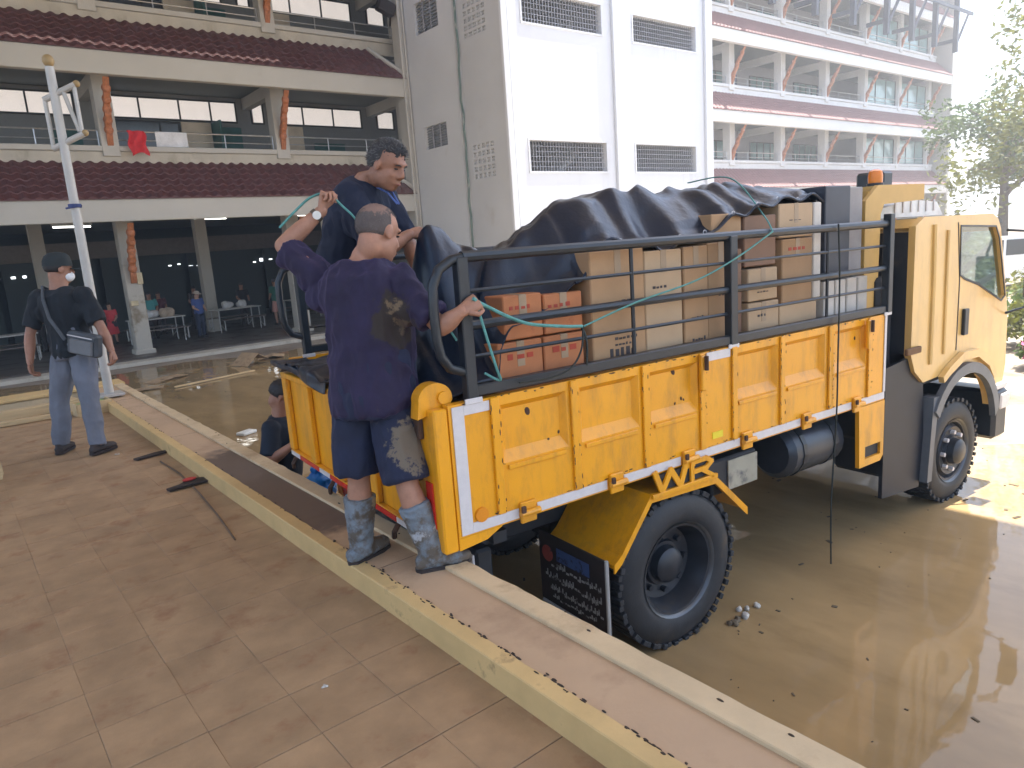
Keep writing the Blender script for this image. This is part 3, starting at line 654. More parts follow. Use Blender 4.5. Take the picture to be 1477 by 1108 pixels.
# cage
def cage(v, near):
    cg = tp('cage_side', MB().tube([(-1.17, v, 2.345), (2.27, v, 2.335)], .026, 10), m_blk)
    ob('bottom_rail', MB().obox((.55, v, 1.748), (3.46, .05, .052), Matrix.Rotation(R_(.15), 3, 'Y'), .006), m_blk, cg)
    ob('middle_rail', MB().tube([(-1.17, v, 2.045), (2.27, v, 2.03)], .021, 8), m_blk, cg)
    for z in (2.19, 1.90): ob('thin_rail', MB().tube([(-1.15, v, z+.006), (2.26, v, z-.006)], .010, 6), m_blk, cg)
    ob('post', MB().box(-1.205, -1.15, v-.027, v+.027, 1.70, 2.345, .005), m_blk, cg)
    ob('post', MB().box(.565, .625, v-.034, v+.02, 1.72, 2.34, .004), m_blk, cg)
    ob('post', MB().box(2.235, 2.29, v-.036, v+.02, 1.72, 2.40, .004), m_blk, cg)
    for u in (-.17, 1.55): ob('thin_post', MB().tube([(u, v, 1.76), (u, v, 2.34)], .011, 6), m_blk, cg)
    lp = [(-1.15, v, 2.345), (-1.22, v, 2.335), (-1.285, v, 2.30), (-1.32, v, 2.23), (-1.325, v, 2.12), (-1.322, v, 2.0), (-1.31, v, 1.93), (-1.27, v, 1.87), (-1.19, v, 1.84)]
    ob('rounded_end', MB().tube(lp, .022, 10), m_blk, cg, smooth=50)
    for u in (.59, -1.18, 2.25): ob('rail_clamp', MB().box(u-.045, u+.045, v-.032, v-.022, 1.70, 1.725, .002), m_refl, cg)
    return cg
cage(.02, True); cage(WID-.02, False)
# headboard and cab guard
gd = [(2.22, 1.60), (2.22, 2.50), (2.38, 2.605), (3.02, 2.605), (3.02, 2.49), (2.46, 2.47), (2.42, 2.40), (2.40, 1.60)]
gp = tp('cab_guard', MB().plate(gd, [], .16, .19), m_och)
ob('guard_side', MB().plate(gd, [], WID-.19, WID-.16), m_och, gp)
ob('guard_top', MB().box(2.38, 3.02, .192, WID-.192, 2.575, 2.602), m_och, gp)
ob('headboard', MB().box(2.30, 2.33, .192, WID-.192, 1.1, 2.57), m_och, gp)
bc = tp('beacon', MB().cyl((2.62, .32, 2.606), (2.62, .32, 2.63), .06, None, 16), m_blk)
ob('beacon_lens', MB().lathe([(0, .05), (.05, .052), (.085, .045), (.10, .02)], (2.62, .32, 2.631), 'z', 16), M('beacon_amber', (.85, .25, .01), .2), bc, smooth=40)
# chassis and running gear
tp('chassis_rail', MB().box(-1.05, 3.9, .58, .66, .72, .95, .006), m_chs); tp('chassis_rail', MB().box(-1.05, 3.9, 1.59, 1.67, .72, .95, .006), m_chs)
tp('rear_axle', MB().tube([(.12, .2, .47), (.12, .9, .47), (.12, 1.0, .47), (.12, 1.25, .47), (.12, 1.35, .47), (.12, 2.05, .47)], [.07, .08, .2, .2, .08, .07], 12), m_chs)
tp('drive_shaft', MB().cyl((.3, 1.12, .5), (2.6, 1.12, .62), .05), m_chs)
tk = tp('fuel_tank', MB().tube([(1.32, .28, .84), (1.36, .28, .84), (1.90, .28, .84), (1.94, .28, .84)], [.15, .19, .19, .15], 18), M('tank_steel', (.05, .06, .075), .35, .4), smooth=40)
for u in (1.45, 1.8): ob('tank_strap', MB().lathe([(-.02, .196), (.02, .196)], (u, .28, .84), 'x', 18), m_blk, tk)
tp('air_tank', MB().cyl((1.35, .5, 1.0), (1.95, .5, 1.0), .07), m_chs)
bb = tp('battery_box', MB().box(.46, .88, .06, .42, .80, 1.02, .012), m_chs); ob('box_lid', MB().box(.60, .875, .048, .058, .815, 1.0, .006), M('faded_panel', (.33, .31, .24), .6, dirt=((.1, .1, .1), .55, 8, .15)), bb)
tp('gearbox', MB().box(2.2, 2.9, .85, 1.4, .45, .95, .04), m_chs); tp('engine', MB().box(2.9, 3.8, .75, 1.5, .5, 1.1, .05), m_chs)
tp('intake_stack', MB().box(2.36, 2.56, .12, .62, .70, 1.95, .03), m_chs); tp('exhaust_shield', MB().box(2.33, 2.56, .66, 1.9, .72, 1.75, .03), m_chs)
tp('side_step_box', MB().box(2.42, 2.80, .05, .5, .42, .98, .03), m_chs)
sg = tp('side_plate', MB().plate([(1.93, 1.085), (2.26, 1.085), (2.26, .67), (2.22, .635), (1.95, .635)], [rc(2.02, 2.22, .69, .78)], .0, .03), m_yel)
ob('plate_slot', MB().box(2.02, 2.22, .02, .028, .69, .78), m_chs, sg)
# wheels
m_tyre = M('tyre_rubber', (.022, .025, .029), .6, var=.2, scale=12, bump=.001, bscale=80, dirt=((.13, .095, .06), .58, 4, .25))
m_hub = M('wheel_hub', (.025, .03, .038), .4, .2, var=.25, scale=8, dirt=((.09, .07, .05), .6, 5, .2))
def tyre_mesh(r, w, n=64):
    pr = [(0.02, r*.58), (.0, r*.62), (-.012, r*.72), (-.004, r*.86), (.022, r*.955), (.04, r*.985), (w-.04, r*.985), (w-.022, r*.955), (w+.004, r*.86), (w+.008, r*.72), (w, r*.62), (w-.02, r*.58)]
    mb = MB().lathe(pr, (0, 0, 0), 'y', n)
    mb.f = mb.f[:-2]
    for i in range(n):
        a = 2*math.pi*i/n
        rot = Matrix.Rotation(-a, 3, 'Y')
        for y in (.035, w-.035): mb.obox(rot @ Vector((r*.978, y+(0 if i % 2 else .012), 0)), (.03, .075, 2*math.pi*r/n*.72), rot, .003)
        mb.obox(rot @ Vector((r*.985, w/2, 0)), (.026, w*.36, 2*math.pi*r/n*.7), rot, .003)
    return mb.mesh('tyre', 35)
def wheel(name, u, v, r, w, flip=False, front=False):
    wh = empty(name, (u, v, r-.01)); wh.parent = tr
    if flip: wh.rotation_euler = (0, 0, math.pi)
    t = ob('tyre', tyre_mesh(r, w), m_tyre, wh)
    d = -.02 if front else .11
    rim = ob('rim', MB().lathe([(.03, r*.585), (.012, r*.60), (.016, r*.55), (.05, r*.52), (d+.03, r*.46), (d+.045, r*.30), (d+.02, r*.28), (d+.02, .005)], (0, 0, 0), 'y', 40, (False, True)), m_hub, wh, smooth=40)
    ob('rim_lip', MB().lathe([(.004, r*.60), (-.004, r*.615), (.006, r*.585), (.03, r*.57)], (0, 0, 0), 'y', 40, (False, False)), M('rim_steel', (.10, .11, .12), .35, .5), wh, smooth=40)
    ob('hub_cap', MB().lathe([(d+.03, .115), (d-.03, .105), (d-.05, .08), (d-.055, .005)], (0, 0, 0), 'y', 24, (False, True)), m_hub, wh, smooth=40)
    for i in range(8):
        a = 2*math.pi*i/8; x, z = r*.36*math.cos(a), r*.36*math.sin(a)
        ob('wheel_nut', MB().cyl((x, d+.005, z), (x, d+.05, z), .018, None, 6), m_hub if not front else m_refl, wh)
    return wh
m_fhub = m_hub
wheel('rear_wheel', .12, .01, .472, .24); wheel('rear_wheel', .12, .28, .472, .24)
wheel('rear_wheel', .12, WID-.01, .472, .24, True); wheel('rear_wheel', .12, WID-.28, .472, .24, True)
wheel('front_wheel', 3.42, .04, .44, .25, False, True); wheel('front_wheel', 3.42, WID-.04, .44, .25, True, True)
# rear mudguard with cut-out letters, and mud flap
def sheet(pts, v0, v1, th, mat, name, par=None):
    mb = MB(); o = [(u, w) for u, w in pts]+[(u, w-th) for u, w in reversed(pts)]
    return tp(name, mb.plate(o, [], v0, v1), mat, par)
fp = [(-.40, .66), (-.345, .70), (-.11, .985), (.41, .965), (.70, .69)]
mg = sheet(fp, .0, .56, .018, m_yel, 'mudguard')
ob('guard_lip', MB().plate([(u, w+.006) for u, w in fp]+[(u, w-.045) for u, w in reversed(fp)], [], -.012, -.001), m_yel, mg)
ob('letter_plate', MB().box(-.118, .41, -.032, -.014, .966, .990, .002), m_yel, mg)
def strokes(name, segs, wid, u0, z0, sx, sy, par):
    mb = MB()
    for k, (x1, y1, x2, y2) in enumerate(segs):
        a = Vector((u0+x1*sx, 0, z0+y1*sy)); b = Vector((u0+x2*sx, 0, z0+y2*sy)); d = b-a; an = math.atan2(d.z, d.x)
        mb.obox((a+b)/2+Vector((0, -.022-.0006*k, 0)), (d.length+wid*.7, .014, wid), Matrix.Rotation(-an, 3, 'Y'))
    return ob(name, mb, m_yel, par)
strokes('letter_w', [(.0, .95, .2, .05), (.2, .05, .5, .9), (.5, .9, .8, .05), (.8, .05, 1, .95)], .034, -.09, .985, .24, .125, mg)
strokes('letter_r', [(0, .0, 0, .95), (0, .93, .7, .93), (.7, .93, .95, .72), (.95, .72, .7, .5), (.7, .5, .1, .48), (.45, .48, 1, .02)], .027, .20, .985, .17, .125, mg)
ob('letter_back', MB().box(-.058, .40, -.012, -.004, .992, 1.085), m_chs, mg)
mf = tp('mud_flap', MB().box(-.44, -.425, .0, .62, .25, .69, .004), m_dark)
ob('flap_frame', MB().tube([(-.443, .005, .70), (-.443, .005, .26), (-.443, .03, .245), (-.443, .60, .245)], .011, 6), M('galvanised', (.42, .42, .40), .5), mf)
mb = MB(); random.seed(21)
def scribble(v0, v1, w, h, n):
    for i in range(n):
        a = v0+(v1-v0)*(i+.1)/n; c = v0+(v1-v0)*(i+.85)/n; z = w+random.uniform(-.25, .25)*h
        k = random.random()
        mb.box(-.4475, -.4455, a, c, z, z+h*.35)
        if k > .3: mb.box(-.4475, -.4455, a, a+(c-a)*.35, z, z+h)
        if k > .55: mb.box(-.4475, -.4455, c-(c-a)*.3, c, z-h*.2, z+h*.6)
scribble(.05, .50, .50, .035, 13); scribble(.05, .56, .42, .04, 17); scribble(.04, .52, .35, .035, 15); scribble(.1, .5, .30, .025, 12)
ob('flap_lettering', mb, kind='stuff', parent=mf, mat=M('flap_white', (.42, .42, .40), .7, dirt=((.06, .05, .045), .5, 30, .1)))
ob('flap_emblem', MB().cyl((-.4475, .53, .57), (-.4445, .53, .57), .05, None, 18), M('flap_red', (.35, .06, .04), .6, dirt=((.06, .05, .05), .55, 30, .1)), mf)
ob('flap_emblem', MB().box(-.4475, -.4445, .15, .44, .55, .63), M('flap_blue', (.05, .10, .26), .6, dirt=((.04, .04, .04), .55, 30, .1)), mf)
# cab
prof = [(2.60, 2.30), (2.60, 1.36), (2.67, 1.22), (2.80, 1.12), (3.02, 1.13), (3.10, 1.16)]
arc = [(3.44+.52*math.cos(R_(a)), .58+.56*math.sin(R_(a))) for a in range(112, 8, -8)]
prof = prof+arc+[(3.98, .84), (4.16, .86), (4.21, 1.05), (4.19, 1.45), (4.15, 1.62), (3.96, 2.22), (3.90, 2.30), (3.80, 2.345), (2.72, 2.36)]
win = [(3.275, 2.265), (3.86, 2.235), (3.93, 2.14), (4.10, 1.66), (4.04, 1.63), (3.62, 1.80), (3.38, 1.865), (3.30, 1.90)]
cb = tp('cab', MB().plate(prof, [win], .0, .05), m_yel2)
ob('far_side', MB().plate(prof, [win], WID-.05, WID), m_yel2, cb)
ob('roof', MB().plate([(2.60, 2.29), (2.72, 2.352), (3.80, 2.338), (3.90, 2.292), (3.955, 2.22), (3.93, 2.205), (3.87, 2.26), (3.78, 2.30), (2.74, 2.31), (2.63, 2.27)], [], .052, WID-.052), m_yel2, cb)
ob('rear_wall', MB().box(2.602, 2.64, .052, WID-.052, 1.36, 2.26), m_chs, cb)
ob('cab_floor', MB().box(2.66, 4.1, .052, WID-.052, 1.08, 1.15), m_chs, cb)
ob('front_panel', MB().plate([(4.205, .9), (4.21, 1.05), (4.19, 1.45), (4.15, 1.62), (4.11, 1.61), (4.15, 1.44), (4.165, 1.05), (4.16, .9)], [], .052, WID-.052), m_yel2, cb)
m_glz = M('cab_glass', (.75, .88, .88), .02, trans=1., var=.02, spec=.5)
ob('windscreen', MB().add([(4.14, .06, 1.62), (4.14, WID-.06, 1.62), (3.945, WID-.06, 2.225), (3.945, .06, 2.225)], [(0, 1, 2, 3)]), m_glz, cb)
ob('side_window', MB().plate(win, [], .024, .028), m_glz, cb); ob('side_window', MB().plate(win, [], WID-.028, WID-.024), m_glz, cb)
ob('window_seal', MB().plate([(3.265, 2.278), (3.865, 2.248), (3.945, 2.145), (4.118, 1.655), (4.04, 1.612), (3.61, 1.785), (3.37, 1.85), (3.288, 1.892)], [win], -.006, -.001), m_blk, cb)
dr = ob('door', MB().plate([(3.22, 2.30), (3.232, 2.30), (3.30, 1.85), (3.30, 1.30), (3.288, 1.30), (3.288, 1.85)], [], -.003, -.001), m_chs, cb)
ob('door_handle', MB().box(3.36, 3.43, -.028, -.002, 1.41, 1.62, .01), m_blk, dr)
ob('front_pillar_line', MB().tube([(2.86, -.004, 2.30), (2.875, -.006, 1.9), (2.88, -.004, 1.25)], .018, 6), m_yel2, cb)
ob('side_crease', MB().tube([(3.07, -.004, 2.25), (3.085, -.004, 1.3)], .014, 6), m_yel2, cb)
ob('rear_grab', MB().box(2.50, 2.70, -.03, -.002, 1.37, 1.42, .01), M('brown_strap', (.16, .08, .03), .7), cb)
wa = [(3.44+.60*math.cos(R_(a)), .56+.62*math.sin(R_(a))) for a in range(150, 8, -8)]; wb = [(3.44+.52*math.cos(R_(a)), .56+.535*math.sin(R_(a))) for a in range(8, 154, 8)]
ob('wheel_arch', MB().plate(wa+wb, [], -.05, -.002), M('arch_grey', (.13, .14, .15), .45), cb)
ob('arch_shelf', MB().plate([(3.02, 1.13), (3.12, 1.19), (3.35, 1.28), (3.62, 1.27), (3.85, 1.16), (3.95, 1.0), (3.90, .98), (3.80, 1.10), (3.60, 1.205), (3.36, 1.215), (3.14, 1.13), (3.04, 1.08)], [], -.045, -.003), m_yel2, cb)
ob('front_step', MB().plate([(2.92, .98), (3.0, .98), (2.96, .6), (2.94, .30), (2.87, .30)], [], -.03, .06), MATS['arch_grey'], cb)
tp('shade_panel', MB().plate([(2.32, .30), (2.32, 1.30), (2.62, 1.33), (2.72, 1.20), (2.86, 1.10), (2.90, .70), (2.86, .26)], [], .03, .06), M('shade_black', (.009, .013, .021), .5, var=.2))  # dark sheet put in for the shade between bed and front wheel
bm_ = tp('front_bumper', MB().box(4.02, 4.26, -.02, WID+.02, .40, .84, .03), m_blk)
ob('headlamp', MB().box(4.10, 4.262, -.032, .30, .66, .80, .012), m_refl, bm_); ob('bumper_trim', MB().box(4.0, 4.22, -.024, .02, .845, .90, .01), m_refl, bm_)
mr = tp('wing_mirror', MB().tube([(4.08, .0, 2.2), (4.22, -.10, 2.18), (4.24, -.16, 2.0), (4.2, -.12, 1.55), (4.14, 0, 1.5)], .012, 6), m_blk); ob('mirror_head', MB().box(4.21, 4.27, -.24, -.09, 1.62, 1.98, .02), m_blk, mr)
tp('roof_visor', MB().plate([(3.86, 2.345), (4.12, 2.29), (4.14, 2.25), (3.95, 2.29)], [], .06, WID-.06), m_blk)
df = tp('roof_deflector', MB().plate([(2.66, 2.37), (3.72, 2.36), (3.62, 2.47), (3.2, 2.50), (2.75, 2.44)], [], .35, WID-.35), M('cab_white', (.75, .76, .74), .4))
for k in range(6): ob('deflector_rib', MB().box(2.95+.12*k, 2.97+.12*k, .34, .349, 2.40, 2.49, .002), m_refl, df)
lm = tp('roof_lamp', MB().tube([(3.5, .8, 2.49), (3.5, .8, 2.60)], .015, 6), m_blk); ob('lamp_head', MB().box(3.42, 3.58, .70, .95, 2.60, 2.76, .02), m_blk, lm)
m_seat = M('seat_cloth', (.05, .05, .055), .9)
for v in (.2, 1.3):
    se = ob('seat', MB().box(2.95, 3.4, v, v+.6, 1.16, 1.45, .05), m_seat, cb); ob('seat_back', MB().obox((2.88, v+.3, 1.70), (.12, .55, .6), Matrix.Rotation(R_(-10), 3, 'Y'), .05), m_seat, se)
ob('dashboard', MB().box(3.85, 4.12, .06, WID-.06, 1.2, 1.60, .05), m_chs, cb)
sw = MB().tube([(3.74+.06*math.cos(a), .55+.2*math.sin(a), 1.60+.16*math.cos(a)) for a in [2*math.pi*i/20 for i in range(20)]], .013, 6, closed=True); ob('steering_wheel', sw, m_blk, cb)
# ================================================================== LOAD
RZ = TA
def carton(u0, u1, v0, v1, w0, w1, mat, label, tape=True, marks=None, name='carton', grp=None):
    c = empty(name, tw_((u0+u1)/2, (v0+v1)/2, w0), RZ+random.gauss(0, .004), label, 'box', grp)
    a, b, h = (u1-u0)/2-.003, (v1-v0)/2-.003, w1-w0-.003
    ob('carton_body', MB().box(-a, a, -b, b, .001, h, .006), mat, c)
    if tape: ob('tape', MB().box(-.022, .022, -b-.0015, b, h-.12, h+.0015), m_tape, c)
    for (s0, t0, s1, t1, mt) in (marks or ()):
        ob('print', MB().box(-a+2*a*s0, -a+2*a*s1, -b-.002, -b-.0004, h*t0, h*t1), mt, c)
    return c
m_kraft = M('kraft_card', (.42, .255, .13), .8, var=.08, scale=4, rnd=.08, bump=.0006, bscale=30)
m_pale = M('pale_card', (.50, .35, .21), .8, var=.07, scale=4, rnd=.06)
m_orange = M('orange_card', (.50, .185, .07), .7, var=.12, scale=5, dirt=((.4, .12, .06), .6, 4, .1))
m_brown = M('brown_card', (.26, .155, .10), .8, var=.1, scale=4)
m_tape = M('parcel_tape', (.36, .25, .15), .4)
m_ink = M('carton_ink', (.06, .05, .05), .8); m_redink = M('red_ink', (.42, .06, .03), .7)
def textmarks(mt, rows, seed):
    random.seed(seed); o = []
    for (t, h, a, b, n) in rows:
        for i in range(n):
            s0 = a+(b-a)*i/n; o.append((s0, t, s0+(b-a)/n*random.uniform(.5, .8), t+h*random.uniform(.6, 1), mt))
    return o
def zz(u, v): return 1.225
F0 = 1.225
ex = [(.60, .045, .35, .75, 5), (.50, .02, .4, .7, 4), (.12, .06, .25, .8, 5)]
carton(-.955, -.685, .12, .50, 1.70, 1.925, m_orange, 'orange carton with red print, lower rear one of the pair', marks=textmarks(m_redink, [(.62, .14, .2, .85, 3), (.1, .16, .1, .8, 2)], 1))
carton(-.68, -.42, .12, .50, 1.70, 1.925, m_orange, 'orange carton with red print beside the tall kraft carton', marks=textmarks(m_redink, [(.62, .14, .2, .85, 3), (.1, .16, .1, .8, 2)], 2))
carton(-.90, -.665, .13, .50, 1.93, 2.145, m_orange, 'upper orange carton stacked nearest the tailgate', marks=textmarks(m_redink, [(.68, .10, .15, .75, 4)], 3))
carton(-.66, -.41, .13, .50, 1.93, 2.13, m_orange, 'upper orange carton leaning by the tall kraft carton', marks=textmarks(m_redink, [(.66, .12, .1, .7, 4), (.45, .05, .2, .8, 4)], 4))
carton(-.96, -.41, .12, .9, F0, 1.697, m_brown, 'brown carton under the four orange cartons', False)
carton(-.38, .003, .10, .52, F0+.05, 2.32, m_kraft, 'tall kraft carton with black print beside the orange cartons', marks=textmarks(m_ink, [(.72, .03, .45, .85, 4), (.55, .016, .4, .85, 6), (.52, .014, .4, .8, 6), (.46, .05, .3, .8, 5)], 5))
carton(.006, .299, .105, .52, F0+.05, 2.295, m_pale, 'plain pale carton between two printed kraft cartons', marks=textmarks(m_ink, [(.8, .015, .2, .6, 4)], 6))
carton(.302, .508, .10, .52, F0+.05, 2.30, m_kraft, 'kraft carton with small black lettering before the middle cage post', marks=textmarks(m_ink, [(.74, .025, .35, .8, 4), (.6, .015, .3, .8, 5), (.46, .04, .3, .9, 5)], 7))
carton(.511, .745, .11, .52, F0+.05, 2.31, m_kraft, 'kraft carton behind the middle cage post', marks=textmarks(m_ink, [(.7, .02, .4, .8, 3)], 8))
carton(.86, 1.165, .10, .50, 1.70, 1.925, m_pale, 'low pale carton, bottom of the pair past the middle cage post', marks=textmarks(m_ink, [(.6, .08, .3, .6, 3), (.2, .04, .2, .8, 5)], 9))
carton(.875, 1.165, .11, .50, 1.93, 2.13, m_pale, 'pale carton with a small square mark on top of its pair', marks=[(.42, .55, .58, .8, m_tape)]+textmarks(m_ink, [(.25, .05, .3, .7, 4)], 10))
carton(.75, 1.19, .10, .60, F0, 1.697, m_kraft, 'kraft carton under the pale pair of cartons', False)
carton(.745, .86, .14, .50, 1.70, 2.26, m_brown, 'narrow brown carton squeezed beside the pale pair', False)
carton(1.19, 1.60, .12, .50, 1.225, 1.88, m_pale, 'wide pale carton at the bottom of the tall forward stack', False)
carton(1.215, 1.545, .12, .50, 1.885, 2.29, m_kraft, 'kraft carton with reddish print in the tall forward stack', marks=textmarks(m_redink, [(.82, .06, .2, .8, 4), (.3, .03, .2, .7, 4)], 11))
carton(1.20, 1.56, .13, .52, 2.295, 2.51, m_pale, 'white topped carton on the tall forward stack under the tarpaulin end', marks=textmarks(m_ink, [(.5, .03, .3, .7, 3)], 12))
carton(1.565, 1.655, .13, .52, 1.885, 2.51, M('white_card', (.62, .57, .50), .8), 'slim whitish carton standing at the forward stack', False)
carton(.88, 1.19, .14, .52, 2.14, 2.45, m_brown, 'reddish brown carton just under the tarpaulin', False)
carton(.60, .87, .15, .52, 2.315, 2.47, m_kraft, 'kraft carton on top behind the diagonal cord', False)
for i, u in enumerate((1.68, 1.815, 1.95, 2.085)):
    carton(u, u+.125, .12, .40, 1.70, 1.985, MATS['white_card'], ['small whitish carton first in the row by the headboard', 'small whitish carton second in the row by the headboard', 'small whitish carton third in the row by the headboard', 'small whitish carton touching the headboard'][i], False, grp='small cartons by the headboard')
carton(1.67, 2.20, .10, .62, F0, 1.697, m_brown, 'brown carton under the row of small whitish cartons', False)
m_dkw = M('dark_wrap', (.035, .04, .055), .45, var=.2)
carton(1.69, 1.99, .13, .60, 1.99, 2.61, m_dkw, 'tall dark wrapped box standing over the small whitish cartons', False)
carton(1.995, 2.19, .16, .60, 1.99, 2.60, M('grey_card', (.30, .28, .27), .7), 'grey carton between the dark wrapped box and the headboard', False)
for i, (u0, u1, h, h2) in enumerate(((-.36, .2, 2.08, 1.66), (.22, .75, 2.36, 1.95), (.77, 1.2, 2.48, 2.32), (1.22, 1.66, 2.50, 2.46))):
    carton(u0, u1, .56, 1.3, F0, h, m_kraft, ['second row kraft carton behind the tall printed one', 'second row kraft carton behind the middle cage post', 'second row kraft carton behind the pale pair', 'second row kraft carton behind the forward stack'][i], False)
    carton(u0, u1, 1.34, 2.08, F0, h2, m_kraft, ['far row kraft carton nearest the tailgate', 'far row kraft carton second from the tailgate', 'far row kraft carton third from the tailgate', 'far row kraft carton by the headboard'][i], False)
# flattened cartons lying at the tail of the bed
for i, (u, v, z, a, s) in enumerate(((-1.12, .5, 1.60, .1, (.34, .8)), (-1.10, 1.2, 1.56, -.08, (.36, 1.0)), (-1.14, .42, 1.635, -.12, (.30, .6)))):
    ob('flattened_carton', MB().obox((0, 0, 0), (s[0], s[1], .03), None, .006), m_brown, label=['flattened brown carton under the standing man in the truck bed', 'long flattened carton along the tailgate', 'topmost flattened carton behind the corner post'][i], cat='cardboard', loc=tw_(u, v, z), rz=RZ+a)
carton(-1.27, -.97, .1, 2.1, F0, 1.545, m_brown, 'long brown carton filling the tail of the bed', False)
# ---------------------------------------------------------------- tarpaulin
def tarp():
    NU, NV = 190, 120; vs = []
    rid = [(-1.42, 1.72), (-1.25, 1.76), (-1.08, 2.30), (-.95, 2.36), (-.75, 2.36), (-.55, 2.42), (-.3, 2.56), (0, 2.63), (.3, 2.645), (.7, 2.64), (1.0, 2.66), (1.3, 2.64), (1.6, 2.62), (1.83, 2.60)]
    near = [(-1.42, 1.70), (-1.2, 1.70), (-1.05, 1.74), (-.85, 1.98), (-.6, 2.05), (-.42, 2.16), (-.3, 2.33), (.02, 2.33), (.2, 2.29), (.4, 2.32), (.6, 2.37), (.85, 2.45), (1.1, 2.50), (1.5, 2.525), (1.83, 2.50)]
    rid2 = [(-3, 1.70), (-1.2, 1.73), (-1.0, 2.05), (-.86, 2.31), (-.762, 2.355), (-.608, 2.43), (-.378, 2.545), (-.139, 2.59), (.14, 2.605), (.62, 2.60), (.9, 2.625), (1.34, 2.60), (1.83, 2.57)]
    lift = [(-1.32, 1.70), (-1.18, 1.95), (-1.05, 2.47), (-.97, 2.45), (-.87, 2.37), (-.74, 2.32), (-.5, 2.1)]
    def li(t, tab):
        if t <= tab[0][0]: return tab[0][1]
        for (a, x), (b, y) in zip(tab[:-1], tab[1:]):
            if t <= b: k = (t-a)/(b-a); k = k*k*(3-2*k); return x+(y-x)*k
        return tab[-1][1]
    for i in range(NU+1):
        u = -1.44+3.27*i/NU
        for j in range(NV+1):
            t = j/NV; v = .13+1.95*t
            if u < -.95:                      # tail: lifted at the standing man's hand, else lying on the flattened cartons
                hx = math.exp(-((v-.58)/.27)**2); zr = 1.70+(li(u, lift)-1.70)*hx; zz_ = max(zr, 1.69+.03*noise.noise(Vector((u*3, v*3, 2))))
                if u < -1.36: zz_ = 1.69-.9*(-1.36-u)
                if v > 1.1 and u < -1.2: zz_ = max(zz_, 1.69)
            else:
                k = min(1, t/.16); k = k*k*(3-2*k); up_ = u-.665*max(0, v-.3); zt = li(up_, rid2); zn = min(li(u, near), zt) if u > -.4 else li(u, near)
                if u < -.5: zt = max(zt, 1.70+(li(u, lift)-1.70)*math.exp(-((v-.58+.4*(u+.95))/.27)**2))
                zz_ = zn+(zt-zn)*k
                if t > .86: zz_ = max(1.72, zz_-(t-.86)*1.6)
            q = Vector((u, v, 0)); d1 = noise.noise(Vector((u*1.15+v*1.0, v*3.4-u*1.5, 1)))
            f = (1-abs(d1)*2.6)*.040 + .010*(1-abs(noise.noise(Vector((u*3.2-v*2, v*6+u*1.5, 5))))*2.4)
            if t < .05: f *= .5
            vs.append((u+.02*noise.noise(q*3+Vector((3, 0, 0))), v+.03*noise.noise(q*4), zz_+f+(.02*math.sin(u*21+2*noise.noise(q*2)) if t < .22 and u > -.4 else 0)))
    fs = [(i*(NV+1)+j, (i+1)*(NV+1)+j, (i+1)*(NV+1)+j+1, i*(NV+1)+j+1) for i in range(NU) for j in range(NV)]
    # the near hem: an uneven flap hanging over the carton tops
    me = bpy.data.meshes.new('tarpaulin'); me.from_pydata([Vector(p)-Vector((0, 1, 1.7)) for p in vs], [], fs); me.polygons.foreach_set('use_smooth', [True]*len(me.polygons)); me.update(); return me
m_tarp = M('black_tarpaulin', (.009, .017, .033), .30, var=.3, scale=4, bump=.008, bscale=6, spec=.42, dirt=((.020, .025, .034), .6, 2.5, .2))
tarp_o = ob('tarpaulin', tarp(), m_tarp, label='crumpled black tarpaulin heaped over the cartons in the truck bed', cat='tarpaulin', loc=tw_(0, 1, 1.7), rz=RZ)
so = tarp_o.modifiers.new('thickness', 'SOLIDIFY'); so.thickness = .004
tm_ = tarp_o.data; NV1 = 121
for jr in (40, 78):
    ob('seam', MB().tube([tm_.vertices[i*NV1+jr].co+Vector((0, 0, .003)) for i in range(4, 187, 3)], .004, 5), m_tarp, tarp_o)
ob('hem', MB().tube([tm_.vertices[i*NV1].co for i in range(58, 190, 2)], .009, 6), m_tarp, tarp_o)
for i in range(64, 188, 13): ob('eyelet', MB().tube([tm_.vertices[i*NV1+2].co+Vector((.014*math.cos(q), -.004, .014*math.sin(q))) for q in [k*.785 for k in range(8)]], .003, 5, closed=True), m_refl, tarp_o)
# the corner hanging over the tailgate
def flap():
    vs = []; n = 26
    for i in range(n+1):
        for j in range(n+1):
            s, t = i/n, j/n
            u = -1.20-.22*min(1, t*1.5)-.015*math.sin(s*9); v = 1.25+.98*s; z = 1.70+.03*math.sin(s*7)*(1-t)-.20*max(0, t-.62)*(1.25-1.0*s)
            q = Vector((u*5, v*5, z*5)); k = .03*(1-2*abs(noise.noise(q))); vs.append(Vector((u-k, v, z+k)))
    me = bpy.data.meshes.new('tarpaulin_corner'); me.from_pydata(vs, [], [(i*(n+1)+j, (i+1)*(n+1)+j, (i+1)*(n+1)+j+1, i*(n+1)+j+1) for i in range(n) for j in range(n)]); me.polygons.foreach_set('use_smooth', [True]*len(me.polygons)); return me
fl = flap()
for v in fl.vertices: v.co -= Vector((0, 1, 1.7))
fo = ob('tailgate_flap', fl, m_tarp, tarp_o); so = fo.modifiers.new('thickness', 'SOLIDIFY'); so.thickness = .004
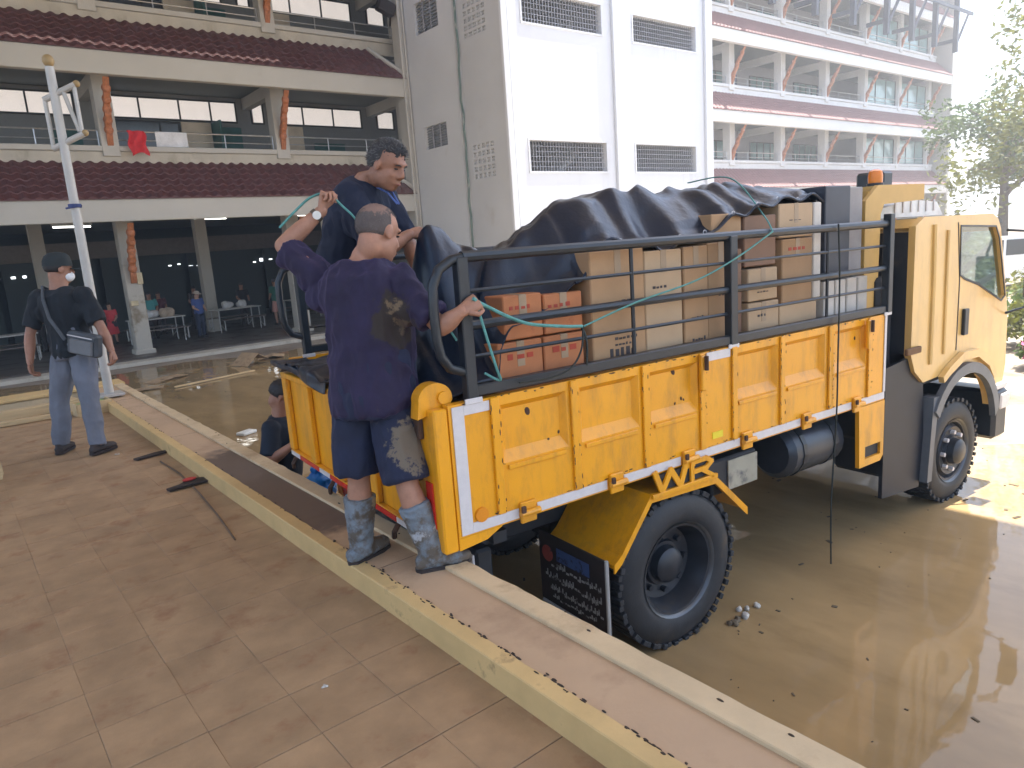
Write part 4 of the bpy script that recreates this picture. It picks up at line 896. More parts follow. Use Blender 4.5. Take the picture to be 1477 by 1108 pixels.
# ropes
m_rope = M('teal_cord', (.10, .30, .27), .7, var=.2, scale=30); m_cord = M('dark_cord', (.03, .035, .03), .8)
def rope(name, pts, r, mat, label, sub=8):
    P = [Vector(p) for p in pts]; out = []
    for i in range(len(P)-1):
        p0 = P[max(0, i-1)]; p1 = P[i]; p2 = P[i+1]; p3 = P[min(len(P)-1, i+2)]
        for k in range(sub):
            t = k/sub; out.append(.5*((2*p1)+(p2-p0)*t+(2*p0-5*p1+4*p2-p3)*t*t+(3*p1-p0-3*p2+p3)*t**3))
    out.append(P[-1]); b = P[0]
    return ob(name, MB().tube([q-b for q in out], r, 6), mat, label=label, cat='rope', loc=b, smooth=60)
T = tw_
rope('cord', [T(.93, -.02, 2.345), T(.60, -.03, 2.22), T(.25, -.035, 2.12), T(-.2, -.04, 2.05), T(-.55, -.035, 1.97)], .005, m_rope, 'thin green cord running diagonally across the cage side')
rope('cord', [T(.93, -.02, 2.345), T(1.0, .1, 2.45), T(1.2, .5, 2.7), T(1.35, 1.0, 2.72)], .005, m_rope, 'green cord passing over the tarpaulin edge')
rope('cord', [T(1.60, -.02, 2.36), T(1.61, -.03, 2.0), T(1.60, -.035, 1.5), T(1.605, -.03, 1.1), T(1.58, -.02, .5), T(1.59, -.02, .03)], .006, m_cord, 'dark cord hanging straight down the side of the truck bed')
rope('cord', [T(-.55, -.03, 1.97), T(-.58, -.045, 1.86), T(-.66, -.05, 1.78), T(-.80, -.045, 1.755), T(-.95, -.04, 1.76)], .005, m_cord, 'dark cord end looped low on the cage rails')
rope('cord', [T(-.56, -.03, 1.97), T(-.54, -.04, 1.9), T(-.55, -.045, 1.78)], .006, m_cord, 'short knotted cord tail hanging from the cage rail')
# ================================================================== PEOPLE
def skinmat(name, c): 
    mt = M(name, c, .55, var=.16, scale=18, bump=.0006, bscale=120, dirt=(tuple(x*.72 for x in c), .62, 9, .2)); mt.node_tree.nodes['Principled BSDF'].inputs['Subsurface Weight'].default_value = .08
    mt.node_tree.nodes['Principled BSDF'].inputs['Subsurface Radius'].default_value = (.02, .008, .004); return mt
m_skin = skinmat('skin_tan', (.40, .20, .125)); m_skin2 = skinmat('skin_brown', (.32, .155, .095)); m_skin3 = skinmat('skin_light', (.46, .27, .185))
def limb(mb, a, b, rs, n=14, flat=1.0, end=True):
    a, b = Vector(a), Vector(b); d = (b-a).normalized(); x = d.cross(Vector((0, 0, 1)) if abs(d.z) < .9 else Vector((1, 0, 0))).normalized(); y = d.cross(x); k = len(rs)
    mb.loft([(a+(b-a)*(i/(k-1)), x, y, r, r*flat) for i, r in enumerate(rs)], n)
    mb.ell(a, (rs[0],)*3, None, 12, 8)
    if end: mb.ell(b, (rs[-1],)*3, None, 12, 8)
def hand(mb, w, d, nrm, s=1., curl=1.0, thumb=1):
    """w wrist, d pointing direction, nrm = back-of-hand normal, curl 0 straight .. 1 fist"""
    w, d, nrm = Vector(w), Vector(d).normalized(), Vector(nrm); nrm = (nrm-d*nrm.dot(d)).normalized(); sd_ = d.cross(nrm)*thumb
    mb.loft([(w-d*.02*s, sd_, nrm, .027*s, .020*s), (w+d*.02*s, sd_, nrm, .033*s, .019*s), (w+d*.055*s, sd_, nrm, .041*s, .017*s), (w+d*.088*s, sd_, nrm, .041*s, .014*s)], 14)
    for i, L in enumerate((.074, .083, .077, .060)):
        off = (.030-.0205*i)*s; p = w+d*(.084-.006*abs(i-1))*s+sd_*off; pts = [p-d*.012*s, p]; an = .12
        for k, f in enumerate((.42, .33, .25)):
            an += curl*(1.25, 1.45, .9)[k]*(.92+.06*i); q = d*math.cos(an)-nrm*math.sin(an); p = p+q*L*f*s; pts.append(p)
        mb.tube(pts, [.0098*s, .0100*s, .0092*s, .0084*s, .0066*s], 9)
    b = w+d*.028*s+sd_*.030*s; pts = [b-sd_*.012*s, b]
    t1 = (d*.75+sd_*.65-nrm*.25*curl).normalized(); p = b+t1*.036*s; pts.append(p); t2 = (d*(.85-.2*curl)+sd_*(.25-.55*curl)-nrm*.5*curl).normalized(); p = p+t2*.030*s; pts.append(p); pts.append(p+t2*.018*s)
    mb.tube(pts, [.013*s, .0135*s, .0115*s, .0098*s, .0072*s], 9)
def person(name, label, J, face, updir, skin, shirt, trousers, s=1., sleeve=.75, legs='long', leglen=1., shoes=None, shoe_mat=None, toes=None, hair=None, hands=None, loose=1., vox=.008, wr=.006, cat='person', girth=1., hs=1., group=None):
    base = Vector(J['base']); J = {k: Vector(v)-base for k, v in J.items()}
    root = empty(name, base, 0, label, cat, group)
    H, N, PL = J['head'], J['neck'], J['pel']
    sl_ = (J['RS']-J['LS']).normalized(); hl_ = (J['RH']-J['LH']).normalized(); spv = (N-PL).normalized()
    g = girth
    def torso(infl, lo=-.07, hi=1.04, ext=0.):
        tab = [(lo, .150, .112), (0, .168, .122), (.16, .165, .122), (.34, .156, .118), (.52, .160, .118), (.70, .172, .116), (.84, .172, .102), (.93, .135, .082), (1.0, .078, .066), (hi, .060, .058)]
        out = []
        for t, a, b in tab:
            lt = hl_.lerp(sl_, max(0, min(1, t))); lt = (lt-spv*lt.dot(spv)).normalized(); fr = spv.cross(lt)
            c = PL+(N-PL)*t if t >= 0 else PL+spv*(t*(N-PL).length)
            if t > .6: c = c.lerp(((J['LS']+J['RS'])/2)*.35+c*.65, 1-abs(t-.84)*2 if abs(t-.84) < .3 else 0)
            bel = .018*g*math.exp(-((t-.3)/.25)**2)
            out.append((c+fr*bel, lt, fr, (a*(.65+.35*g)+infl)*s, (b*g+infl)*s))
        return out
    f = Vector(face).normalized(); u = Vector(updir); u = (u-f*u.dot(f)).normalized(); r = f.cross(u)
    HR = Matrix((r, f, u)).transposed()
    hp = lambda x, y, z: H+(r*x+f*y+u*z)*s*hs
    # ---- body
    mb = MB(); mb.loft(torso(-.008), 20)
    mb.loft([(N-spv*.03, r, f, .084*s, .074*s), (N+(H-N)*.22, r, f, .072*s, .070*s), (H-u*.05*s-f*.018*s, r, f, .066*s, .068*s)], 16); mb.ell(H-u*.055*s*hs-f*.040*s*hs, (.060*s*hs, .052*s*hs, .072*s*hs), HR, 16, 12)
    E = lambda c, rr: mb.ell(c, tuple(q*s*hs for q in rr), HR, 20, 14)
    E(hp(0, -.014, .030), (.0755, .098, .088)); E(hp(0, .022, -.040), (.060, .068, .078)); E(hp(0, .052, -.095), (.030, .030, .022)); E(hp(0, -.004, -.055), (.0625, .064, .060)); E(hp(0, .080, .030), (.050, .016, .012))
    for q in (-1, 1):
        E(hp(q*.033, .055, -.030), (.022, .024, .024)); E(hp(q*.036, .014, -.066), (.020, .045, .030)); E(hp(q*.079, -.008, -.008), (.010, .020, .033)); E(hp(q*.013, .098, -.033), (.011, .011, .009))
    mb.loft([(hp(0, .082, .022), r, f, .010*s, .010*s), (hp(0, .096, -.004), r, f, .012*s, .013*s), (hp(0, .104, -.026), r, f, .015*s, .016*s), (hp(0, .088, -.040), r, f, .014*s, .010*s)], 10)
    E(hp(0, .086, -.062), (.024, .012, .009)); E(hp(0, .083, -.074), (.021, .012, .009))
    for sd in ('L', 'R'):
        S0, E0, W0 = J[sd+'S'], J[sd+'E'], J[sd+'W']
        mb.ell(S0, (.060*s,)*3, None, 12, 8)
        limb(mb, S0, E0, [.054*s, .054*s, .050*s, .044*s, .040*s]); limb(mb, E0, W0, [.041*s, .045*s, .042*s, .034*s, .028*s])
        Hh, K0, A0 = J[sd+'H'], J[sd+'K'], J[sd+'A']
        limb(mb, Hh, K0, [.082*s, .080*s, .070*s, .060*s, .054*s]); limb(mb, K0, A0, [.054*s, .060*s, .057*s, .045*s, .036*s])
    body = fuse(mb, vox, 6, name='body')
    if hands:
        hb = MB()
        for sd in ('L', 'R'):
            if sd in hands:
                d, nr, cu, th = hands[sd]; hand(hb, J[sd+'W'], d, nr, s, cu, th)
        hm = hb.mesh('hands', 60); bm = bmesh.new(); bm.from_mesh(body); bm.from_mesh(hm); bm.to_mesh(body); bm.free(); bpy.data.meshes.remove(hm)
        body.polygons.foreach_set('use_smooth', [True]*len(body.polygons))
    ob('body', body, skin, root)
    # ---- eyes, brows and lips
    m_eye = M('eye_dark', (.03, .02, .018), .2); m_lip = M('lips', (.26, .09, .07), .5); m_brow = M('brow_hair', (.04, .035, .035), .8)
    for q in (-1, 1):
        ob('eye', MB().ell(hp(q*.030, .0775, .004), tuple(k*s for k in (.012, .008, .0052)), HR, 10, 7), m_eye, root, smooth=60)
        ob('eyebrow', MB().tube([hp(q*.014, .0925, .022), hp(q*.028, .0915, .026), hp(q*.044, .079, .021)], [.0028*s, .0042*s, .0022*s], 6), m_brow, root)
    ob('mouth', MB().tube([hp(-.022, .0915, -.068), hp(0, .0995, -.067), hp(.022, .0915, -.068)], [.002*s, .0035*s, .002*s], 6), m_lip, root)
    # ---- shirt
    mb = MB(); tb = torso(.016*loose, -.10*1.0, .985); mb.loft(tb[:9], 22)
    for sd in ('L', 'R'):
        S0, E0 = J[sd+'S'], J[sd+'E']; W0 = J[sd+'W']
        mb.ell(S0, (.073*s,)*3, None, 14, 9); mb.ell(S0+(PL-S0)*.20+(E0-S0)*.10, (.080*s,)*3, None, 14, 9); mb.ell(S0+(PL-S0)*.10+(E0-S0)*.30, (.072*s,)*3, None, 14, 9)
        e = S0+(E0-S0)*sleeve; limb(mb, S0, e, [.068*s, .068*s, .067*s*(.7+.3*loose), .069*s*(.7+.3*loose)], 16, 1., False)
    sh_ = fuse(mb, vox, 4, wr, 8., 'shirt', (1, 1, .55)); ob('shirt', sh_, shirt, root)
    # ---- trousers or shorts
    mb = MB(); mb.loft(torso(.013, -.12)[:4], 22)
    for sd in ('L', 'R'):
        Hh, K0, A0 = J[sd+'H'], J[sd+'K'], J[sd+'A']
        if legs == 'short':
            e = Hh+(K0-Hh)*leglen; limb(mb, Hh, e, [.098*s, .104*s, .106*s, .108*s], 18, 1., False)
        else: limb(mb, Hh, K0, [.094*s, .092*s, .082*s, .072*s], 16); limb(mb, K0, K0+(A0-K0)*.98, [.072*s, .072*s, .068*s, .064*s], 16, 1., False)
    tr_ = fuse(mb, vox, 4, wr*.9, 7., 'trousers', (1, 1, .5)); ob('shorts' if legs == 'short' else 'trousers', tr_, trousers, root)
    # ---- shoes
    for sd in ('L', 'R'):
        if not shoes: break
        A0, K0 = J[sd+'A'], J[sd+'K']; t = Vector(toes[sd]); t.z = 0; t.normalize(); sdv = t.cross(Vector((0, 0, 1))); zz0 = A0.z-.062*s
        P_ = lambda a, z: Vector((A0.x, A0.y, zz0))+t*a*s+Vector((0, 0, z*s)); Z = Vector((0, 0, 1))
        mb = MB(); mb.loft([(P_(-.085, .035), sdv, Z, .020*s, .022*s), (P_(-.070, .036), sdv, Z, .036*s, .034*s), (P_(-.02, .042), sdv, Z, .042*s, .042*s), (P_(.05, .040), sdv, Z, .044*s, .040*s), (P_(.11, .034), sdv, Z, .048*s, .034*s), (P_(.155, .029), sdv, Z, .040*s, .028*s), (P_(.178, .026), sdv, Z, .018*s, .014*s)], 16)
        if shoes == 'boot':
            ax = (K0-A0).normalized(); x = ax.cross(t).normalized(); y = ax.cross(x)
            b0 = A0-Vector((0, 0, .03*s)); mb.loft([(b0, x, y, .054*s, .060*s), (A0+ax*.05, x, y, .055*s, .059*s), (A0+ax*.13, x, y, .064*s, .066*s), (A0+ax*.22, x, y, .071*s, .073*s), (A0+ax*.255, x, y, .073*s, .075*s)], 18)
        else: mb.loft([(P_(-.03, .05), sdv, t, .036*s, .046*s), (P_(-.03, .085), sdv, t, .036*s, .044*s)], 14)
        b_ = ob(shoes, fuse(mb, .006, 4, .006 if shoes == 'boot' else 0, 16., shoes), shoe_mat, root)
        ob('sole', MB().plate([(tuple((P_(a, 0)+sdv*w_*s)[:2])) for a, w_ in ((-.088, .01), (-.07, .036), (0, .040), (.10, .050), (.16, .038), (.182, .008), (.182, -.008), (.16, -.038), (.10, -.046), (0, -.040), (-.07, -.036), (-.088, -.01))], [], zz0-.004, zz0+.014*s, 'z'), m_dark, b_)
    # ---- hair
    if hair:
        mat, th, nzs, line, crown = hair; vs = []; fs = []; nu, nv = 72, 44; idx = {}
        for i in range(nv+1):
            a = math.pi*i/nv
            for j in range(nu):
                b = 2*math.pi*j/nu; d = Vector((math.sin(a)*math.cos(b), math.sin(a)*math.sin(b), math.cos(a)))
                q = d*8; k = th*(1+.55*noise.noise(q*1.5)+.6*noise.noise(q*4.2)*nzs)
                lim = -.62 if d.y < -.1 else (-.30 if d.y < .15 else line+.25*noise.noise(q*.7))   # nape, temples, forehead
                k2 = k*max(0, min(1, (d.z-lim)*6)); k2 = -.004 if d.z < lim else k2
                idx[i, j] = len(vs); vs.append(hp(d.x*(.0755+k2), -.014+d.y*(.098+k2), .030+d.z*(.088+k2)))
        for i in range(nv):
            for j in range(nu):
                b = 2*math.pi*(j+.5)/nu; a = math.pi*(i+.5)/nv; d = Vector((math.sin(a)*math.cos(b), math.sin(a)*math.sin(b), math.cos(a)))
                lim = -.62 if d.y < -.1 else (-.30 if d.y < .15 else line+.25*noise.noise(d*5.6))
                if d.z > lim-.04: fs.append((idx[i, j], idx[i, (j+1) % nu], idx[i+1, (j+1) % nu], idx[i+1, j]))
        nb = len(fs); rn = random.Random(4)
        for k in range(crown if crown > 1 else 0):
            d = Vector((rn.gauss(0, 1), rn.gauss(0, 1), rn.gauss(0, 1))).normalized(); lim = -.58 if d.y < -.1 else (-.26 if d.y < .15 else line+.04+.25*noise.noise(d*5.6))
            if d.z < lim: continue
            L = th*1.5*rn.uniform(.6, 1.3); t = Vector((rn.gauss(0, .35), -.7+rn.gauss(0, .3), -.45+rn.gauss(0, .3))); t = (t-d*t.dot(d)); dr = (d*.75+t*.8).normalized(); w = d.cross(dr).normalized()*.0011
            p = Vector((d.x*(.0755+th*.5), d.y*(.098+th*.5), d.z*(.088+th*.5))); q1 = p+dr*L*.55; q2 = q1+(dr*.8+t*.5).normalized()*L*.5; o = len(vs)
            vs += [hp(z.x, -.014+z.y, .030+z.z) for z in (p-w, p+w, q1+w, q1-w, q2)]; fs += [(o, o+1, o+2, o+3), (o+3, o+2, o+4)]
        me = bpy.data.meshes.new('hair'); me.from_pydata(vs, [], fs); me.polygons.foreach_set('use_smooth', [i < nb for i in range(len(fs))]); me.materials.append(mat)
        if crown > 1:
            me.materials.append(M('grey_hair', (.13, .127, .125), .6, var=.2)); me.polygons.foreach_set('material_index', [0 if i < nb or ((i-nb)//2) % 2 else 1 for i in range(len(fs))])
        ob('hair', me, mat, root)
    return root, hp, HR, J, base
m_mud = (.30, .22, .14)
# ---- man in purple on the kerb (seen from behind)
p1b = Vector((1.47, 2.85, .102))
sh1 = M('purple_shirt', (.017, .012, .040), .85, var=.3, scale=7, bump=.004, bscale=26, sheen=.25, stains=[((.10, -.06, 1.14), .24, (.030, .022, .017), .30, 11), ((.10, -.06, 1.19), .17, (.15, .105, .06), .46, 22), ((.12, -.10, 1.10), .14, (.11, .08, .05), .45, 26), ((.06, -.02, .98), .12, (.12, .09, .065), .44, 20), ((.02, 0, .80), .26, (.055, .042, .045), .43, 9)])
so1 = M('navy_shorts', (.009, .014, .040), .8, var=.3, scale=6, bump=.004, bscale=24, sheen=.15, stains=[((.07, -.20, .60), .27, (.15, .12, .085), .34, 26), ((0, 0, .74), .16, (.07, .06, .07), .42, 8)])
m_boot = M('muddy_boot', (.17, .205, .235), .5, var=.25, scale=16, bump=.002, bscale=40, dirt=((.11, .09, .068), .46, 9, .10), stains=[((-.05, .15, .32), .2, (.36, .28, .17), .46, 12), ((.1, -.15, .2), .22, (.40, .42, .44), .45, 9)])
J1 = dict(base=p1b, head=(1.622, 2.945, 1.622), neck=(1.558, 2.985, 1.515), LS=(1.405, 3.175, 1.455), RS=(1.63, 2.815, 1.405), LE=(1.335, 3.36, 1.60), LW=(1.515, 3.278, 1.752), RE=(1.695, 2.615, 1.20), RW=(1.755, 2.535, 1.268),
          pel=(1.492, 2.93, .885), LH=(1.435, 3.005, .825), RH=(1.545, 2.85, .82), LK=(1.405, 2.985, .50), RK=(1.52, 2.735, .49), LA=(1.39, 3.01, .166), RA=(1.575, 2.665, .166))
hair1 = M('grey_stubble', (.105, .085, .078), .85, var=.15, scale=20, stains=[((.135, .075, 1.645), .13, (.25, .155, .12), .30, 60)])
root1, hp1, HR1, JJ, bb_ = person('person', 'man in mud-stained purple shirt, navy shorts and rubber boots standing on the cream kerb', J1, (.86, .18, -.28), (.25, .12, 1), m_skin, sh1, so1, .985, .80, 'short', .90, 'boot', m_boot, {'L': (.75, .25, 0), 'R': (.95, -.30, 0)}, (hair1, .003, .3, .52, 4200), {'L': ((.30, -.10, .95), (-.45, .75, .2), .95, -1), 'R': ((.80, -.25, .40), (-.1, -.7, .65), 1.0, 1)}, 1.2, .007, .020, girth=1.36, hs=1.08)
wt = MB(); LW = J1['LW']; w0 = Vector(LW)-p1b; fd = (Vector(J1['LW'])-Vector(J1['LE'])).normalized(); wp = w0-fd*.035
x = fd.cross(Vector((0, 0, 1))).normalized(); y = fd.cross(x)
wtc = ob('wrist_watch', MB().loft([(wp-fd*.012, x, y, .034, .034), (wp+fd*.012, x, y, .033, .033)], 18), M('watch_strap', (.10, .08, .06), .5), root1)
camv = (Vector((0, 0, 1.55))-Vector(LW)).normalized(); camv = (camv-fd*camv.dot(fd)).normalized(); ob('watch_face', MB().cyl(wp+camv*.030, wp+camv*.040, .020, None, 18), M('watch_white', (.75, .74, .68), .3), wtc)
# ropes in his hands
lh = Vector(LW)+Vector((.03, -.015, .075)); rh = Vector(J1['RW'])+Vector((.065, -.02, .03))
rope('cord', [lh+Vector((-.19, .16, -.14)), lh+Vector((-.12, .09, -.06)), lh+Vector((-.06, .05, -.01)), lh, lh+Vector((.06, -.02, -.06)), lh+Vector((.12, -.03, -.13)), lh+Vector((.22, .05, -.26)), T(-1.1, .3, 2.0), T(-1.0, .35, 1.75)], .006, m_rope, 'teal cord held up in the purple-shirted man\'s raised hand')
rope('cord', [rh+Vector((-.02, -.01, .02)), rh+Vector((.05, 0, -.02)), T(-.9, -.04, 2.03), T(-.7, -.05, 1.99), T(-.56, -.035, 1.972)], .0085, m_rope, 'thick teal strap from the purple-shirted man\'s hand to the cage')
rope('cord', [rh+Vector((.0, -.01, -.02)), rh+Vector((.03, -.02, -.16)), rh+Vector((.07, -.02, -.30)), rh+Vector((.10, 0, -.36)), T(-1.12, -.02, 1.83)], .006, m_rope, 'loose teal cord loop hanging below the purple-shirted man\'s hand')
# ---- man standing in the truck bed
p2b = Vector((1.80, 3.58, .80))
sh2 = M('navy_shirt', (.006, .011, .030), .85, var=.25, scale=6, bump=.004, bscale=24, sheen=.12)
J2 = dict(base=p2b, head=(1.915, 3.31, 1.965), neck=(1.875, 3.47, 1.915), RS=(1.735, 3.41, 1.825), LS=(2.02, 3.56, 1.82), RE=(1.745, 3.20, 1.53), RW=(1.935, 3.20, 1.615), LE=(2.10, 3.47, 1.55), LW=(2.03, 3.33, 1.46),
          pel=(1.70, 3.66, 1.38), RH=(1.66, 3.58, 1.33), LH=(1.77, 3.72, 1.33), RK=(1.76, 3.47, 1.09), LK=(1.90, 3.66, 1.10), RA=(1.68, 3.48, .865), LA=(1.83, 3.74, .865))
hair2 = M('grey_black_hair', (.035, .034, .036), .7, var=.3, scale=30)
root2, hp2, HR2, _, _ = person('person', 'grey haired man in navy shirt bending over the tarpaulin in the truck bed', J2, (.30, -.80, -.38), (.1, -.1, 1), m_skin2, sh2, M('dark_trousers', (.02, .024, .04), .85), 1.0, .85, 'long', 1, 'shoe', m_dark, {'L': (.8, -.3, 0), 'R': (.8, -.3, 0)}, (hair2, .012, .35, .45, 5200), {'R': ((.8, .1, .15), (0, -.5, .85), .9, 1), 'L': ((-.3, -.6, -.4), (.5, -.4, .6),   .7, -1)}, 1.1, .007, .016)
ml = M('shirt_stripe', (.10, .16, .42), .8)
fr2 = Vector((.42, -.72, 0)).normalized()
for k, o in enumerate((-.035, .035)):
    c0 = Vector((1.90, 3.42, 1.885)); sd2 = Vector((.72, .42, 0)).normalized()
    ob('collar_stripe', MB().tube([c0+sd2*o*1.3+Vector((-.02, .02, .01))-p2b, c0+fr2*.075+sd2*o*.8+Vector((0, 0, -.05))-p2b, c0+fr2*.115+sd2*o*.25+Vector((0, 0, -.11))-p2b], .005, 6), ml, root2)
# ---- capped man with shoulder bag on the platform
p3b = Vector((.80, 7.10, 0))
J3 = dict(base=p3b, head=(.888, 7.19, 1.575), neck=(.855, 7.19, 1.43), LS=(.715, 7.315, 1.345), RS=(1.0, 7.02, 1.345), LE=(.60, 7.33, 1.05), LW=(.555, 7.25, .82), RE=(1.075, 6.90, 1.06), RW=(1.10, 6.79, .88),
          pel=(.86, 7.13, .89), LH=(.80, 7.20, .84), RH=(.915, 7.04, .84), LK=(.71, 7.20, .46), RK=(.90, 6.96, .46), LA=(.66, 7.22, .075), RA=(.89, 6.90, .075))
root3, hp3, HR3, JJ3, _ = person('person', 'man in black cap, black shirt and face mask standing with his back turned', J3, (.86, .10, -.06), (0, 0, 1), m_skin2, M('black_shirt', (.006, .010, .015), .85, var=.25, scale=6), M('grey_trousers', (.15, .165, .20), .85, var=.18, scale=5, bump=.001, bscale=60), 1.0, .80, 'long', 1, 'shoe', m_dark, {'L': (.45, .75, 0), 'R': (.7, .5, 0)}, (M('black_hair', (.015, .013, .013), .6), .008, .4, .5, 1), {'L': ((-.05, -.15, -.95), (-.7, .3, 0), .45, -1), 'R': ((.15, -.25, -.9), (.6, -.4, 0), .5, 1)}, 1.2, .008, .017)
cap = MB()
cap.loft([(hp3(0, -.012, .028), HR3.col[0], HR3.col[1], .088, .112), (hp3(0, -.014, .07), HR3.col[0], HR3.col[1], .086, .108), (hp3(0, -.010, .110), HR3.col[0], HR3.col[1], .078, .094), (hp3(0, -.006, .136), HR3.col[0], HR3.col[1], .052, .064), (hp3(0, -.004, .146), HR3.col[0], HR3.col[1], .012, .014)], 26)
cp_ = ob('cap', cap, M('black_cap', (.015, .022, .024), .8), root3, smooth=60)
br = []; 
for i in range(13):
    a = math.pi*i/12; br.append((.075*math.cos(a), .075+.085*math.sin(a)**.8))
vs = [hp3(x, y, .034-.25*(y-.075)**1.0-.02*(abs(x)/.07)**2) for x, y in br]+[hp3(x, y, .026-.25*(y-.075)-.02*(abs(x)/.07)**2) for x, y in br]
ob('brim', MB().add(vs, [tuple(range(13)), tuple(range(25, 12, -1))]+[(i, i+1, 14+i, 13+i) for i in range(12)]+[(12, 0, 13, 25)]), MATS['black_cap'], cp_)
ob('face_mask', MB().ell(hp3(0, .048, -.058), (.062, .062, .050), HR3, 18, 12), M('white_mask', (.78, .79, .80), .8), root3, smooth=60)
bagm = M('grey_black_bag', (.06, .07, .08), .6, var=.3, scale=10, bump=.001, bscale=60)
bg_ = empty('shoulder_bag', p3b+Vector((.13, -.22, .86)), R_(-52), 'grey and black shoulder bag slung across the capped man\'s back', 'bag')
ob('bag_body', MB().obox((0, 0, .09), (.30, .085, .19), Matrix.Rotation(R_(12), 3, 'Y'), .03), bagm, bg_)
ob('bag_pocket', MB().obox((.01, -.055, .07), (.21, .03, .12), Matrix.Rotation(R_(12), 3, 'Y'), .014), M('bag_grey', (.14, .15, .16), .6), bg_)
ob('zip', MB().obox((0, -.044, .155), (.24, .006, .008), Matrix.Rotation(R_(12), 3, 'Y')), m_refl, bg_)
def wl(p): return Matrix.Rotation(R_(52), 3, 'Z') @ (Vector(p)-bg_.location)
ob('strap', MB().tube([wl(p) for p in ((.80, 6.93, 1.0), (.73, 7.02, 1.18), (.72, 7.11, 1.34), (.745, 7.22, 1.44), (.81, 7.30, 1.40), (.93, 7.33, 1.2), (1.03, 7.10, .99))], .014, 6), bagm, bg_)
# ---- man behind the truck
off = Vector((.14, .42, -.06))
p4b = Vector((1.95, 5.38, G))
mv = lambda *p: Vector(p)+off
J4 = dict(base=p4b, head=mv(1.855, 5.0, .55), neck=mv(1.82, 5.03, .41), RS=mv(1.70, 4.92, .325), LS=mv(1.94, 5.17, .325), RE=mv(1.62, 4.84, .09), RW=mv(1.78, 4.72, .22), LE=mv(2.03, 5.05, .09), LW=mv(1.95, 4.80, .16),
          pel=mv(1.80, 5.05, -.10), LH=mv(1.86, 5.12, -.14), RH=mv(1.75, 4.98, -.14), LK=mv(1.95, 4.98, -.45), RK=mv(1.78, 4.86, -.45), LA=mv(1.92, 5.1, -.73), RA=mv(1.72, 4.98, -.73))
person('person', 'man in dark navy polo looking down behind the raised tailgate corner', J4, (.75, -.35, -.5), (.2, -.1, 1), m_skin2, M('navy_polo', (.007, .015, .030), .85, var=.2), MATS['dark_trousers'], .95, .82, 'long', 1, 'shoe', m_dark, {'L': (.7, -.3, 0), 'R': (.7, -.3, 0)}, (MATS['black_hair'], .012, .6, .4, 1), {'R': ((.8, -.2, .3), (-.2, -.6, .6), .7, 1), 'L': ((.2, -.8, .1), (.4, 0, .8), .7, -1)}, 1.0, .009, .007)
mb = MB(); mb.loft([(Vector((0, 0, z)), (1, 0, 0), (0, 1, 0), a, b) for z, a, b in ((0, .06, .05), (.04, .11, .09), (.13, .13, .11), (.20, .10, .08), (.25, .04, .03), (.29, .05, .04))], 20)
ob('plastic_bag', fuse(mb, .009, 2, .012, 12., 'plastic_bag'), M('blue_plastic', (.02, .24, .72), .35, var=.25, scale=9), label='bright blue plastic bag beside the man behind the tailgate', cat='bag', loc=(2.02, 4.98, -.30))
# ================================================================== FLAG STAND
fp_ = empty('flag_stand', (1.40, 9.25, 0), 0, 'tall pale metal flag stand with gold ball finials behind the capped man', 'pole')
m_alu = M('pale_metal', (.48, .465, .43), .45, .15, var=.1, scale=4); m_gold = M('gold_ball', (.34, .24, .11), .5, .2)
ob('pole', MB().cyl((0, 0, .1), (0, 0, 3.68), .050, .044, 18), m_alu, fp_, smooth=40)
ob('base_plate', MB().box(-.14, .14, -.14, .14, .12, .15, .005), m_alu, fp_)
ob('finial', MB().ell((0, 0, 3.74), (.058, .058, .064), None, 14, 10), m_gold, fp_, smooth=60)
for z, L in ((3.42, .24), (2.92, .22)):
    a = ob('cross_arm', MB().cyl((-.10, .05, z-.07), (.20, -.11, z+.08), .032, None, 10), m_alu, fp_)
    ob('arm_ball', MB().ell((.205, -.113, z+.083), (.036, .036, .036), None, 12, 8), m_gold, a, smooth=60)
for k, (p, q) in enumerate((((.18, -.10, 3.49), (.18, -.10, 2.99)), ((.08, -.05, 3.42), (.16, -.09, 3.02)), ((-.09, .045, 3.35), (-.09, .045, 2.86)))): ob('brace', MB().cyl(p, q, .022, None, 8), m_alu, fp_)
ob('blue_tie', MB().lathe([(-.02, .066), (.02, .066)], (0, 0, 2.25), 'z', 14).tube([(.06, -.03, 2.25), (-.1, -.08, 2.22)], .012, 6), M('blue_tie', (.03, .05, .16), .7), fp_)
# ================================================================== CANTEEN FURNITURE AND PEOPLE
m_top = M('table_top', (.5, .48, .44), .5); m_leg = M('bench_steel', (.42, .42, .40), .4, .3)
def table(x, y, rz, label):
    t = empty('canteen_table', (x, y, CF), rz, label, 'table', 'canteen tables')
    ob('table_top', MB().box(-.75, .75, -.35, .35, .72, .75, .008), m_top, t)
    for sx in (-.68, .68):
        for sy in (-.3, .3): ob('leg', MB().cyl((sx, sy, 0), (sx, sy, .72), .02, None, 8), m_leg, t)
    for sy in (-.62, .62):
        b = ob('bench_seat', MB().box(-.7, .7, sy-.13, sy+.13, .42, .45, .006), M('bench_top', (.16, .13, .11), .6), t)
        ob('bench_leg', MB().tube([(-.66, sy*.5, .25), (-.66, sy, .10), (-.66, sy, .42)], .018, 6), m_leg, b); ob('bench_leg', MB().tube([(.66, sy*.5, .25), (.66, sy, .10), (.66, sy, .42)], .018, 6), m_leg, b)
    return t
table(5.15, 23.6, .12, 'canteen table heaped with white bags beside the front pillar')
table(7.75, 24.3, .1, 'canteen table with white bags beside the boy in blue')
table(1.3, 23.3, .1, 'bare canteen table behind the capped man'); table(10.6, 25.2, .05, 'canteen table far inside behind the truck cage')
random.seed(9)
